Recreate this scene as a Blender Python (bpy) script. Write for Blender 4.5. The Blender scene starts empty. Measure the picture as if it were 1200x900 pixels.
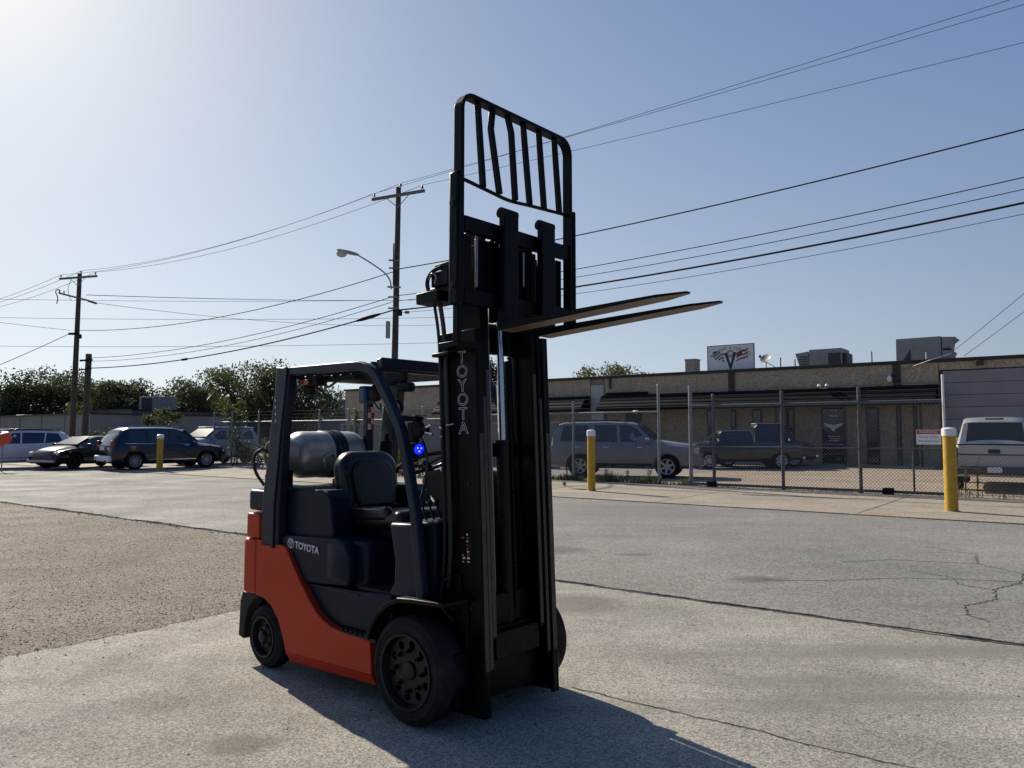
import bpy, bmesh, math, random
from math import radians as rad, sin, cos, pi, sqrt, atan2
from mathutils import Vector, Matrix
random.seed(7)
SC = bpy.context.scene
COL = SC.collection

# ------------------------------------------------------------------ camera
cam_d = bpy.data.cameras.new("camera"); cam = bpy.data.objects.new("camera", cam_d); COL.objects.link(cam)
cam.location = (0, 0, 1.55); cam.rotation_euler = (rad(90 + 3.68), 0, 0)
cam_d.sensor_width = 36; cam_d.lens = 36 * 901 / 1200; cam_d.clip_start = 0.05; cam_d.clip_end = 3000
SC.camera = cam
# ------------------------------------------------------------------ light
SUN_AZ = -38.6; SUN_EL = 32.0            # degrees, azimuth clockwise from +Y
W = bpy.data.worlds.new("World"); SC.world = W; W.use_nodes = True
wn = W.node_tree.nodes; wl = W.node_tree.links
bgn = wn['Background']; sky = wn.new('ShaderNodeTexSky'); sky.sky_type = 'NISHITA'; sky.sun_disc = False
sky.sun_elevation = rad(SUN_EL); sky.sun_rotation = rad(SUN_AZ); sky.altitude = 150
sky.air_density = 1.0; sky.dust_density = 1.3; sky.ozone_density = 1.6
# hazy afternoon air over the physical sky: pale horizon, blue overhead, broad bright halo round the sun
wtc = wn.new('ShaderNodeTexCoord')
def wmath(op, a, b=None):
    n = wn.new('ShaderNodeMath'); n.operation = op
    for i, v in enumerate((a, b)):
        if v is None: continue
        if isinstance(v, (int, float)): n.inputs[i].default_value = v
        else: wl.new(v, n.inputs[i])
    return n.outputs[0]
nrm = wn.new('ShaderNodeVectorMath'); nrm.operation = 'NORMALIZE'; wl.new(wtc.outputs['Generated'], nrm.inputs[0])
sxyz = wn.new('ShaderNodeSeparateXYZ'); wl.new(nrm.outputs[0], sxyz.inputs[0])
dotn = wn.new('ShaderNodeVectorMath'); dotn.operation = 'DOT_PRODUCT'; wl.new(nrm.outputs[0], dotn.inputs[0])
dotn.inputs[1].default_value = (sin(rad(SUN_AZ)) * cos(rad(SUN_EL)), cos(rad(SUN_AZ)) * cos(rad(SUN_EL)), sin(rad(SUN_EL)))
hz_ = wmath('POWER', 2.71828, wmath('MULTIPLY', wmath('MAXIMUM', sxyz.outputs[2], 0.0), -3.0))
halo_ = wmath('POWER', 2.71828, wmath('MULTIPLY', wmath('ARCCOSINE', wmath('MINIMUM', dotn.outputs['Value'], 1.0)), -1 / 0.25))
def wscale(col, f):
    n = wn.new('ShaderNodeVectorMath'); n.operation = 'SCALE'; n.inputs[0].default_value = col; wl.new(f, n.inputs['Scale']); return n.outputs[0]
def wadd(a, b):
    n = wn.new('ShaderNodeVectorMath'); n.operation = 'ADD'; wl.new(a, n.inputs[0]); wl.new(b, n.inputs[1]); return n.outputs[0]
NS = 0.05                                  # the physical sky's share at world strength 0.1
zen = wn.new('ShaderNodeMixRGB')
hzd = wmath('MULTIPLY', hz_, wmath('MAXIMUM', .22, wmath('ADD', .40, wmath('MULTIPLY', dotn.outputs['Value'], .78))))
tot = wadd(wadd(wscale((6.9, 7.9, 8.4), hzd), wscale((.15, 1.30, 4.6), wmath('MULTIPLY', wmath('SUBTRACT', 1.0, hz_), wmath('SUBTRACT', 1.0, wmath('MULTIPLY', sxyz.outputs[2], .45))))), wscale((10.0, 8.8, 5.6), halo_))
nsk = wn.new('ShaderNodeVectorMath'); nsk.operation = 'SCALE'; wl.new(sky.outputs[0], nsk.inputs[0]); nsk.inputs['Scale'].default_value = NS
wn.remove(zen)
wl.new(wadd(tot, nsk.outputs[0]), bgn.inputs[0]); bgn.inputs[1].default_value = 0.0785
sd = bpy.data.lights.new("sun", 'SUN'); sd.energy = 5.0; sd.angle = rad(0.5); sd.color = (1, 0.91, 0.77)
so = bpy.data.objects.new("sun", sd); COL.objects.link(so)
sv = Vector((sin(rad(SUN_AZ)) * cos(rad(SUN_EL)), cos(rad(SUN_AZ)) * cos(rad(SUN_EL)), sin(rad(SUN_EL))))
so.rotation_euler = sv.to_track_quat('Z', 'Y').to_euler(); so.location = sv * 50
vs = SC.view_settings; vs.view_transform = 'Standard'; vs.look = 'None'; vs.exposure = 0.35; vs.gamma = 1.0
vs.use_curve_mapping = False

# ------------------------------------------------------------------ materials
def mat(name, col, rough=0.6, metal=0.0, var=0.0, scale=8.0, bump=0.0, bscale=60.0, coat=0.0, emit=None, estr=1.0, spec=0.5, col2=None, dirt=None, coords='Object', rvar=0.0):
    m = bpy.data.materials.new(name); m.use_nodes = True
    nt = m.node_tree; N = nt.nodes; K = nt.links; b = N['Principled BSDF']
    b.inputs['Base Color'].default_value = (*col, 1); b.inputs['Roughness'].default_value = rough
    b.inputs['Metallic'].default_value = metal; b.inputs['Specular IOR Level'].default_value = spec
    b.inputs['Coat Weight'].default_value = coat
    if emit:
        b.inputs['Emission Color'].default_value = (*emit, 1); b.inputs['Emission Strength'].default_value = estr
    tc = N.new('ShaderNodeTexCoord')
    if var or col2 or rvar:
        nz = N.new('ShaderNodeTexNoise'); nz.inputs['Scale'].default_value = scale; nz.inputs['Detail'].default_value = 6
        nz.inputs['Roughness'].default_value = .65
        K.new(tc.outputs[coords], nz.inputs['Vector'])
        rp = N.new('ShaderNodeValToRGB'); e = rp.color_ramp.elements
        c2 = col2 or tuple(min(1, c * (1 + var)) for c in col); c1 = col if col2 else tuple(c * (1 - var) for c in col)
        e[0].position = .32; e[1].position = .68; e[0].color = (*c1, 1); e[1].color = (*c2, 1)
        K.new(nz.outputs[0], rp.inputs[0]); last = rp.outputs[0]
        if dirt:
            n2 = N.new('ShaderNodeTexNoise'); n2.inputs['Scale'].default_value = dirt[1]; n2.inputs['Detail'].default_value = 8; n2.inputs['Roughness'].default_value = .7
            K.new(tc.outputs[coords], n2.inputs['Vector'])
            r2 = N.new('ShaderNodeMapRange'); r2.inputs[1].default_value = .5; r2.inputs[2].default_value = .75; r2.inputs[4].default_value = dirt[2]
            K.new(n2.outputs[0], r2.inputs[0])
            mx = N.new('ShaderNodeMix'); mx.data_type = 'RGBA'; mx.inputs[7].default_value = (*dirt[0], 1)
            K.new(r2.outputs[0], mx.inputs[0]); K.new(last, mx.inputs[6]); last = mx.outputs[2]
        K.new(last, b.inputs['Base Color'])
        if rvar:
            r3 = N.new('ShaderNodeMapRange'); r3.inputs[1].default_value = .3; r3.inputs[2].default_value = .7
            r3.inputs[3].default_value = max(.02, rough - rvar); r3.inputs[4].default_value = min(1, rough + rvar)
            K.new(nz.outputs[0], r3.inputs[0]); K.new(r3.outputs[0], b.inputs['Roughness'])
    if bump:
        nb = N.new('ShaderNodeTexNoise'); nb.inputs['Scale'].default_value = bscale; nb.inputs['Detail'].default_value = 5
        K.new(tc.outputs[coords], nb.inputs['Vector'])
        bp = N.new('ShaderNodeBump'); bp.inputs['Strength'].default_value = bump; bp.inputs['Distance'].default_value = .01
        K.new(nb.outputs[0], bp.inputs['Height']); K.new(bp.outputs[0], b.inputs['Normal'])
    return m

GROUND_ALBEDO = (.925, .925, .905)
def ground_mat(name, base, speck_lo, speck_hi, spscale, patch, patch_scale, warm, bump, rough=.9, stains=(), streak=None, contrast=.6):
    """aggregate surface: base colour, fine light/dark speckle, big soft patches, stains at world positions"""
    q_ = GROUND_ALBEDO; base, patch, warm = [tuple(a * b for a, b in zip(c, q_)) for c in (base, patch, warm)]
    m = bpy.data.materials.new(name); m.use_nodes = True
    nt = m.node_tree; N = nt.nodes; K = nt.links; b = N['Principled BSDF']
    b.inputs['Specular IOR Level'].default_value = .3
    g = N.new('ShaderNodeNewGeometry'); P = g.outputs['Position']
    def noise(sc, det=5, ro=.6, vec=None):
        n = N.new('ShaderNodeTexNoise'); n.inputs['Scale'].default_value = sc; n.inputs['Detail'].default_value = det; n.inputs['Roughness'].default_value = ro
        K.new(vec or P, n.inputs['Vector']); return n.outputs[0]
    def mrange(s, a, b_, c=0., d=1.):
        r = N.new('ShaderNodeMapRange'); r.inputs[1].default_value = a; r.inputs[2].default_value = b_; r.inputs[3].default_value = c; r.inputs[4].default_value = d
        K.new(s, r.inputs[0]); return r.outputs[0]
    def mix(f, a, c, mode='MIX'):
        x = N.new('ShaderNodeMix'); x.data_type = 'RGBA'; x.blend_type = mode
        if isinstance(f, float): x.inputs[0].default_value = f
        else: K.new(f, x.inputs[0])
        for i, v in ((6, a), (7, c)):
            if isinstance(v, tuple): x.inputs[i].default_value = (*v, 1)
            else: K.new(v, x.inputs[i])
        return x.outputs[2]
    c = mix(mrange(noise(patch_scale, 8, .68), .36, .64), tuple(x * 1.06 for x in base), tuple(x * .86 for x in patch))
    c = mix(mrange(noise(patch_scale * .37 + .05, 4, .55), .42, .7, 0., .55), c, warm)
    vo = N.new('ShaderNodeTexVoronoi'); vo.inputs['Scale'].default_value = spscale; K.new(P, vo.inputs['Vector'])
    rmp = N.new('ShaderNodeValToRGB'); e = rmp.color_ramp.elements
    e[0].position = 0; e[0].color = (*speck_lo, 1); e[1].position = 1; e[1].color = (*speck_hi, 1)
    sx = N.new('ShaderNodeSeparateColor'); K.new(vo.outputs['Color'], sx.inputs[0]); K.new(sx.outputs[0], rmp.inputs[0])
    c = mix(contrast, c, rmp.outputs[0], 'OVERLAY')
    n3 = noise(spscale * .33, 3, .7)
    c = mix(mrange(n3, .58, .78, 0., .35), c, tuple(x * .5 for x in base))
    if streak:
        mp = N.new('ShaderNodeMapping'); mp.inputs['Rotation'].default_value = (0, 0, streak[0]); mp.inputs['Scale'].default_value = (.12, 1.6, 1)
        K.new(P, mp.inputs['Vector'])
        c = mix(mrange(noise(1.3, 5, .6, mp.outputs[0]), .55, .75, 0., streak[1]), c, tuple(x * .55 for x in base))
    for (sxp, syp, rx, ry, sc_, st) in stains:
        mp = N.new('ShaderNodeMapping'); mp.vector_type = 'POINT'
        mp.inputs['Location'].default_value = (-sxp / rx, -syp / ry, 0); mp.inputs['Scale'].default_value = (1 / rx, 1 / ry, 0)
        K.new(P, mp.inputs['Vector'])
        ln = N.new('ShaderNodeVectorMath'); ln.operation = 'LENGTH'; K.new(mp.outputs[0], ln.inputs[0])
        ad = N.new('ShaderNodeMath'); ad.operation = 'ADD'; K.new(ln.outputs['Value'], ad.inputs[0]); K.new(noise(2.5 / max(rx, ry), 6, .7), ad.inputs[1])
        c = mix(mrange(ad.outputs[0], 1.0, 1.6, st, 0.), c, sc_)
    K.new(c, b.inputs['Base Color'])
    K.new(mrange(noise(patch_scale * 2, 4), .3, .7, rough - .12, min(1., rough + .05)), b.inputs['Roughness'])
    h = noise(spscale * .7, 4, .8)
    bp = N.new('ShaderNodeBump'); bp.inputs['Strength'].default_value = bump; bp.inputs['Distance'].default_value = .012
    K.new(h, bp.inputs['Height']); K.new(bp.outputs[0], b.inputs['Normal'])
    return m

M = {}
M['concrete'] = ground_mat('old_concrete', (.37, .352, .312), (.08, .08, .08), (.93, .91, .88), 110, (.285, .272, .24), .8, (.42, .39, .33), .6,
    stains=[(.55, 7.15, .55, .45, (.15, .12, .09), .6), (-1.35, 3.95, .22, .16, (.10, .085, .065), .55), (3.0, 5.6, 1.0, .25, (.19, .18, .16), .5), (1.9, 4.9, .8, .22, (.18, .175, .16), .5)], streak=(.5, .8))
M['asphalt'] = ground_mat('worn_asphalt', (.275, .262, .240), (.1, .1, .1), (.8, .79, .78), 60, (.225, .216, .2), .35, (.30, .283, .255), .5,
    stains=[(2.6, 8.25, .34, .22, (.10, .085, .07), .7), (1.55, 9.9, .25, .12, (.08, .075, .07), .6), (.6, 10.3, .5, .4, (.10, .09, .08), .6), (2.4, 15.2, 2.2, 1.7, (.17, .165, .155), .55)], streak=(-.64, .55), rough=.92)
M['apron'] = ground_mat('apron_concrete', (.38, .335, .275), (.2, .2, .2), (.75, .73, .7), 45, (.31, .275, .225), .6, (.42, .345, .26), .3, streak=(-.64, .4))
M['yard'] = ground_mat('yard_concrete', (.40, .325, .245), (.2, .2, .2), (.7, .68, .65), 30, (.33, .275, .215), .5, (.40, .32, .24), .3)
M['gravel'] = ground_mat('dirt_gravel', (.245, .207, .165), (.05, .05, .05), (.97, .95, .92), 85, (.30, .255, .205), .55, (.135, .12, .104), 1.0, rough=.95, contrast=.9, streak=(.5, .5))
M['dirt'] = ground_mat('dry_ground', (.16, .14, .10), (.1, .1, .1), (.8, .8, .8), 5, (.11, .12, .07), .05, (.18, .15, .11), .4)
M['seam'] = mat('seam_dirt', (.05, .046, .04), .95, var=.4, scale=12)
M['stone'] = mat('gravel_stone', (.29, .25, .205), .85, var=.6, scale=160, coords='Generated')
M['pebble'] = mat('pebble', (.09, .08, .072), .9, var=.5, scale=4)

M['orange'] = mat('orange_paint', (.47, .036, .009), .42, coat=.05, spec=.2, var=.10, scale=5, dirt=((.2, .04, .022), 9, .3), bump=.05, bscale=250, rvar=.1)
M['navy'] = mat('dark_navy_paint', (.0035, .0105, .023), .40, coat=.0, spec=.18, var=.18, scale=6, dirt=((.008, .016, .028), 7, .3), bump=.06, bscale=300, rvar=.12)
M['guard'] = mat('guard_paint', (.010, .018, .034), .40, spec=.25, var=.15, scale=9, dirt=((.02, .026, .034), 11, .3), bump=.04, bscale=300, rvar=.1)
M['black'] = mat('black_steel', (.0022, .0028, .004), .42, spec=.14, var=.25, scale=8, dirt=((.012, .0105, .009), 10, .4), bump=.08, bscale=200, rvar=.12)
M['railface'] = mat('greased_rail_face', (.055, .052, .050), .32, metal=.5, var=.3, scale=14, rvar=.1)
M['plastic'] = mat('black_plastic', (.007, .0075, .008), .6, spec=.3, var=.2, scale=12, bump=.1, bscale=300)
M['rubber'] = mat('tyre_rubber', (.017, .0165, .016), .85, spec=.2, var=.25, scale=10, dirt=((.045, .042, .037), 6, .7), bump=.15, bscale=120)
M['rimblack'] = mat('black_rim', (.006, .006, .007), .45, spec=.3, var=.2, scale=12, dirt=((.018, .016, .014), 14, .5))
M['vinyl'] = mat('black_vinyl', (.012, .013, .014), .33, var=.2, scale=14, bump=.05, bscale=180, rvar=.08)
M['chrome'] = mat('chrome', (.72, .72, .72), .12, metal=1)
M['steel'] = mat('worn_steel', (.33, .33, .33), .35, metal=.9, var=.25, scale=20)
M['forkbrown'] = mat('brown_fork_underside', (.15, .098, .062), .55, metal=.1, var=.3, scale=9, dirt=((.05, .038, .030), 14, .6))  # brown colour for the downward faces of the fork blades
M['tank'] = mat('tank_aluminium', (.50, .47, .42), .40, metal=.5, var=.22, scale=6, dirt=((.17, .14, .11), 6, .6), bump=.05, bscale=120, rvar=.12)
M['hose'] = mat('rubber_hose', (.01, .01, .011), .5)
M['bluelens'] = mat('blue_lens', (.01, .02, .5), .15, emit=(.004, .010, .9), estr=1.0, coat=1)
M['bluehot'] = mat('blue_diode', (.2, .3, .9), .3, emit=(.10, .22, 1.0), estr=3.0)
M['bluebox'] = mat('blue_plastic', (.012, .05, .14), .35)
M['red'] = mat('red_lens', (.30, .012, .012), .3, coat=.5)
M['redtape'] = mat('red_tape', (.42, .02, .02), .45)
M['white'] = mat('white_paint', (.78, .78, .76), .5, var=.06, scale=9)
M['whitedecal'] = mat('white_decal', (.62, .62, .62), .55)
M['outline'] = mat('grey_decal_line', (.60, .60, .61), .55)
M['yellow'] = mat('yellow_paint', (.50, .29, .018), .55, var=.08, scale=7, dirt=((.24, .16, .04), 8, .5))
M['wood'] = mat('creosote_wood', (.075, .058, .043), .85, var=.35, scale=5, bump=.5, bscale=30)
M['woodgrey'] = mat('weathered_wood', (.17, .16, .145), .85, var=.25, scale=6)
M['wire'] = mat('cable_black', (.012, .012, .013), .8, spec=.2)
M['thinwire'] = mat('aluminium_wire', (.07, .07, .075), .9, spec=.1)
M['lampgrey'] = mat('lamp_housing', (.32, .31, .29), .5)
M['lampglass'] = mat('lamp_refractor', (.55, .50, .42), .3)
M['ceramic'] = mat('insulator_brown', (.05, .04, .035), .35)
M['galv'] = mat('galvanized_steel', (.27, .275, .28), .5, metal=.5, var=.15, scale=10)
M['darkgalv'] = mat('dark_gate_steel', (.10, .105, .11), .55, metal=.3, var=.2, scale=10)
M['link'] = mat('chain_link_wire', (.16, .165, .165), .5, metal=.4)
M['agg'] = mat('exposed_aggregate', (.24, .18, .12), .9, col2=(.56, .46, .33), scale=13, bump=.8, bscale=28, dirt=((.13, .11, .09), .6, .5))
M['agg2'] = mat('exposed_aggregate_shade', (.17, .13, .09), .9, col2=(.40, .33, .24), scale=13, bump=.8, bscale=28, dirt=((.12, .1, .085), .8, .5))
M['awning'] = mat('dark_awning_metal', (.010, .009, .011), .7, spec=.12, var=.2, scale=3)
M['coping'] = mat('dark_coping', (.022, .019, .018), .6)
M['brown'] = mat('dark_brown_trim', (.045, .032, .026), .7)
M['door'] = mat('pale_door_paint', (.42, .41, .38), .6, var=.06)
M['garage'] = mat('garage_grey', (.22, .225, .23), .5, var=.06, scale=1.2, dirt=((.17, .17, .17), 2, .4))
M['glass_dark'] = mat('dark_glass', (.012, .014, .016), .07, spec=.8)
M['glass_car'] = mat('car_glass', (.02, .026, .032), .06, spec=.9)
M['hvac'] = mat('hvac_metal', (.29, .28, .26), .55, metal=.1, var=.1, scale=2, dirt=((.18, .15, .12), 3, .4))
M['hvacdark'] = mat('hvac_louvre', (.055, .05, .046), .6)
M['roofing'] = mat('roofing', (.12, .115, .11), .9)
M['wallL'] = mat('pale_block_wall', (.30, .275, .23), .85, var=.08, scale=.5, dirt=((.17, .16, .14), .8, .5))
M['wallB'] = mat('grey_block_wall', (.20, .195, .175), .85, var=.12, scale=.8, dirt=((.13, .12, .1), 1.2, .5))
M['signwhite'] = mat('sign_face', (.78, .76, .72), .55, var=.04)
M['signdark'] = mat('sign_ink', (.03, .03, .035), .6)
M['signred'] = mat('sign_red', (.17, .045, .05), .6)
M['roadorange'] = mat('road_sign_orange', (.75, .10, .03), .5)
M['bark'] = mat('bark', (.06, .048, .038), .9, var=.3, scale=4)

def leafmat(name, c1, c2):
    m = mat(name, c1, .6, col2=c2, scale=.9)
    b = m.node_tree.nodes['Principled BSDF']
    tr = m.node_tree.nodes.new('ShaderNodeBsdfTranslucent'); mx = m.node_tree.nodes.new('ShaderNodeMixShader'); mx.inputs[0].default_value = .42
    out = m.node_tree.nodes['Material Output']
    src = b.inputs['Base Color'].links[0].from_socket
    m.node_tree.links.new(src, tr.inputs[0]); m.node_tree.links.new(b.outputs[0], mx.inputs[1]); m.node_tree.links.new(tr.outputs[0], mx.inputs[2])
    m.node_tree.links.new(mx.outputs[0], out.inputs[0]); return m
M['leafA'] = leafmat('leaf_dark', (.035, .048, .020), (.085, .105, .038))
M['leafB'] = leafmat('leaf_mid', (.045, .060, .022), (.10, .12, .04))
M['leafC'] = leafmat('leaf_olive', (.06, .07, .025), (.13, .14, .05))
M['weed'] = leafmat('weed_leaf', (.07, .085, .03), (.16, .17, .07))
M['drygrass'] = leafmat('dry_grass', (.16, .14, .07), (.26, .22, .12))

def paint(name, c, rough=.3, metal=.3):
    return mat(name, c, rough, metal=metal, coat=.6, var=.05, scale=2)

# ------------------------------------------------------------------ mesh helpers
class MB:
    def __init__(s): s.v = []; s.f = []; s.mi = []
    def add(s, vs_, fs, mi=0):
        o = len(s.v); s.v += [tuple(v) for v in vs_]; s.f += [tuple(i + o for i in f) for f in fs]; s.mi += [mi] * len(fs); return s
    def box(s, a, b, mi=0):
        x0, y0, z0 = a; x1, y1, z1 = b
        return s.add([(x0, y0, z0), (x1, y0, z0), (x1, y1, z0), (x0, y1, z0), (x0, y0, z1), (x1, y0, z1), (x1, y1, z1), (x0, y1, z1)],
                     [(0, 3, 2, 1), (4, 5, 6, 7), (0, 1, 5, 4), (1, 2, 6, 5), (2, 3, 7, 6), (3, 0, 4, 7)], mi)
    def bar(s, p, q, w, h, up=(0, 0, 1), mi=0):
        p = Vector(p); q = Vector(q); d = (q - p).normalized(); u = Vector(up)
        r = d.cross(u)
        if r.length < 1e-4: r = d.cross(Vector((1, 0, 0)))
        r.normalize(); u = r.cross(d).normalized(); c = []
        for e in (p, q):
            for a, b in ((-1, -1), (1, -1), (1, 1), (-1, 1)): c.append(e + r * a * w / 2 + u * b * h / 2)
        return s.add(c, [(3, 2, 1, 0), (4, 5, 6, 7), (0, 1, 5, 4), (1, 2, 6, 5), (2, 3, 7, 6), (3, 0, 4, 7)], mi)
    def prism(s, pts, axis, t0, t1, mi=0):
        """pts 2D polygon; axis 'y': pts=(x,z); 'z': (x,y); 'x': (y,z)"""
        n = len(pts)
        def P(a, b, t): return {'y': (a, t, b), 'z': (a, b, t), 'x': (t, a, b)}[axis]
        v = [P(a, b, t0) for a, b in pts] + [P(a, b, t1) for a, b in pts]
        f = [tuple(range(n)), tuple(range(2 * n - 1, n - 1, -1))] + [(i, i + n, (i + 1) % n + n, (i + 1) % n) for i in range(n)]
        return s.add(v, f, mi)
    def tube(s, path, r, seg=8, mi=0, closed=False, caps=True):
        P = [Vector(p) for p in path]; n = len(P); rs = r if isinstance(r, (list, tuple)) else [r] * n
        vs_ = []; prev = None
        for i, p in enumerate(P):
            if closed: d = P[(i + 1) % n] - P[i - 1]
            else: d = (P[min(i + 1, n - 1)] - P[max(i - 1, 0)])
            d.normalize()
            if prev is None:
                a = d.cross(Vector((0, 0, 1)));
                if a.length < 1e-3: a = d.cross(Vector((1, 0, 0)))
            else: a = prev - d * prev.dot(d)
            a.normalize(); prev = a; b = d.cross(a)
            for k in range(seg):
                t = 2 * pi * k / seg; vs_.append(p + (a * cos(t) + b * sin(t)) * rs[i])
        f = []
        m = n if closed else n - 1
        for i in range(m):
            for k in range(seg):
                j = (i + 1) % n
                f.append((i * seg + k, i * seg + (k + 1) % seg, j * seg + (k + 1) % seg, j * seg + k))
        if caps and not closed:
            f.append(tuple(range(seg - 1, -1, -1))); f.append(tuple((n - 1) * seg + k for k in range(seg)))
        return s.add(vs_, f, mi)
    def cyl(s, p, q, r, seg=16, mi=0): return s.tube([p, q], r, seg, mi)
    def lathe(s, prof, c, axis='y', seg=32, mi=0, closed=False):
        """prof: list of (t along axis, r)"""
        vs_ = []
        for t, r in prof:
            for k in range(seg):
                a = 2 * pi * k / seg; u, w = r * cos(a), r * sin(a)
                vs_.append({'y': (c[0] + u, c[1] + t, c[2] + w), 'z': (c[0] + u, c[1] + w, c[2] + t), 'x': (c[0] + t, c[1] + u, c[2] + w)}[axis])
        f = []; n = len(prof)
        for i in range(n if closed else n - 1):
            j = (i + 1) % n
            for k in range(seg): f.append((i * seg + k, i * seg + (k + 1) % seg, j * seg + (k + 1) % seg, j * seg + k))
        if not closed:
            f.append(tuple(range(seg - 1, -1, -1))); f.append(tuple((n - 1) * seg + k for k in range(seg)))
        return s.add(vs_, f, mi)
    def ball(s, c, r, seg=12, rings=8, mi=0):
        sx, sy, sz = r if isinstance(r, (tuple, list)) else (r, r, r); vs_ = [(c[0], c[1], c[2] - sz)]
        for i in range(1, rings):
            t = pi * i / rings
            for k in range(seg): a = 2 * pi * k / seg; vs_.append((c[0] + sx * sin(t) * cos(a), c[1] + sy * sin(t) * sin(a), c[2] - sz * cos(t)))
        vs_.append((c[0], c[1], c[2] + sz)); f = []
        for k in range(seg): f.append((0, 1 + (k + 1) % seg, 1 + k)); f.append((len(vs_) - 1, 1 + (rings - 2) * seg + k, 1 + (rings - 2) * seg + (k + 1) % seg))
        for i in range(rings - 2):
            for k in range(seg): a = 1 + i * seg; f.append((a + k, a + (k + 1) % seg, a + seg + (k + 1) % seg, a + seg + k))
        return s.add(vs_, f, mi)
    def map(s, fn): s.v = [tuple(fn(*v)) for v in s.v]; return s
    def mesh(s, name, mats, smooth=None, fix=True):
        me = bpy.data.meshes.new(name); me.from_pydata(s.v, [], s.f)
        for m in (mats if isinstance(mats, (list, tuple)) else [mats]): me.materials.append(m)
        if len(me.materials) > 1: me.polygons.foreach_set('material_index', s.mi)
        if fix:
            bm = bmesh.new(); bm.from_mesh(me); bmesh.ops.recalc_face_normals(bm, faces=bm.faces); bm.to_mesh(me); bm.free()
        if smooth:
            me.polygons.foreach_set('use_smooth', [True] * len(me.polygons)); me.set_sharp_from_angle(angle=rad(smooth))
        me.update(); return me
    def obj(s, name, mats, parent=None, smooth=None, bevel=0, seg=2, label=None, kind=None, loc=None, fix=True, sub=0):
        o = bpy.data.objects.new(name, s.mesh(name, mats, smooth, fix)); COL.objects.link(o)
        if parent: o.parent = parent
        if bevel:
            md = o.modifiers.new('bevel', 'BEVEL'); md.width = bevel; md.segments = seg; md.limit_method = 'ANGLE'; md.angle_limit = rad(35)
            md.harden_normals = False
            if not smooth:
                o.data.polygons.foreach_set('use_smooth', [True] * len(o.data.polygons)); o.data.set_sharp_from_angle(angle=rad(30))
        if sub:
            md = o.modifiers.new('sub', 'SUBSURF'); md.levels = sub; md.render_levels = sub
            o.data.polygons.foreach_set('use_smooth', [True] * len(o.data.polygons))
        if label: o['label'] = label
        if kind: o['kind'] = kind
        if loc: o.location = loc
        return o

def top(o, label, cat, group=None, kind=None):
    o['label'] = label; o['category'] = cat
    if group: o['group'] = group
    if kind: o['kind'] = kind
    return o
def empty(name, loc=(0, 0, 0), rz=0.0, label=None, cat=None, group=None):
    o = bpy.data.objects.new(name, None); COL.objects.link(o); o.location = loc; o.rotation_euler = (0, 0, rz); o.empty_display_size = .2
    if label: top(o, label, cat, group)
    return o
def struct(o): o['kind'] = 'structure'; return o
def children(o): return [c for c in bpy.data.objects if c.parent == o]
def copy_tree(o, parent=None):
    c = o.copy(); COL.objects.link(c); c.parent = parent
    for ch in children(o): copy_tree(ch, c)
    return c
def boolean(o, cutters, op='DIFFERENCE'):
    """cut meshes out of o's mesh for good; the cutters are thrown away"""
    tmp = []
    for mb in cutters:
        c = bpy.data.objects.new('tmp', mb.mesh('tmp', [])); COL.objects.link(c); c.parent = o.parent; tmp.append(c)
        md = o.modifiers.new('b', 'BOOLEAN'); md.object = c; md.operation = op; md.solver = 'EXACT'
    dg = bpy.context.evaluated_depsgraph_get(); dg.update()
    me = bpy.data.meshes.new_from_object(o.evaluated_get(dg)); old = o.data
    o.modifiers.clear(); o.data = me
    for c in tmp: bpy.data.objects.remove(c)
    return o
def text(s, name, m, parent, mtx, size=.1, outline=0, extrude=.001, spacing=1., align='CENTER', label=None, bold=0):
    cu = bpy.data.curves.new(name, 'FONT'); cu.body = s; cu.size = size; cu.align_x = align; cu.align_y = 'CENTER'; cu.space_character = spacing
    if outline: cu.fill_mode = 'NONE'; cu.bevel_depth = outline; cu.bevel_resolution = 0
    else: cu.extrude = extrude; cu.offset = bold
    cu.resolution_u = 3
    t = bpy.data.objects.new('tmp', cu); COL.objects.link(t)
    dg = bpy.context.evaluated_depsgraph_get(); dg.update()
    me = bpy.data.meshes.new_from_object(t.evaluated_get(dg)); bpy.data.objects.remove(t)
    me.name = name; me.materials.clear(); me.materials.append(m)
    me.transform(mtx)
    o = bpy.data.objects.new(name, me); COL.objects.link(o)
    if parent: o.parent = parent
    if label: o['label'] = label
    return o
def frame_mtx(origin, xdir, ydir):
    x = Vector(xdir).normalized(); z = x.cross(Vector(ydir)).normalized(); y = z.cross(x)
    m = Matrix((x, y, z)).transposed().to_4x4(); m.translation = Vector(origin); return m
def smooth_path(pts, n=6):
    """Catmull-Rom through pts"""
    P = [Vector(p) for p in pts]; P = [P[0] * 2 - P[1]] + P + [P[-1] * 2 - P[-2]]; out = []
    for i in range(1, len(P) - 2):
        for k in range(n):
            t = k / n; a, b, c, d = P[i - 1], P[i], P[i + 1], P[i + 2]
            out.append(.5 * ((2 * b) + (c - a) * t + (2 * a - 5 * b + 4 * c - d) * t * t + (3 * b - a - 3 * c + d) * t ** 3))
    out.append(P[-2]); return out

# street frame: s runs along the street to the right and nearer, n across it away from the camera
SX, SY = .8, -.6; NX, NY = .6, .8
def st(a, b, z=0.): return (a * SX + b * NX, a * SY + b * NY, z)
S_ROT = atan2(SY, SX)

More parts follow.
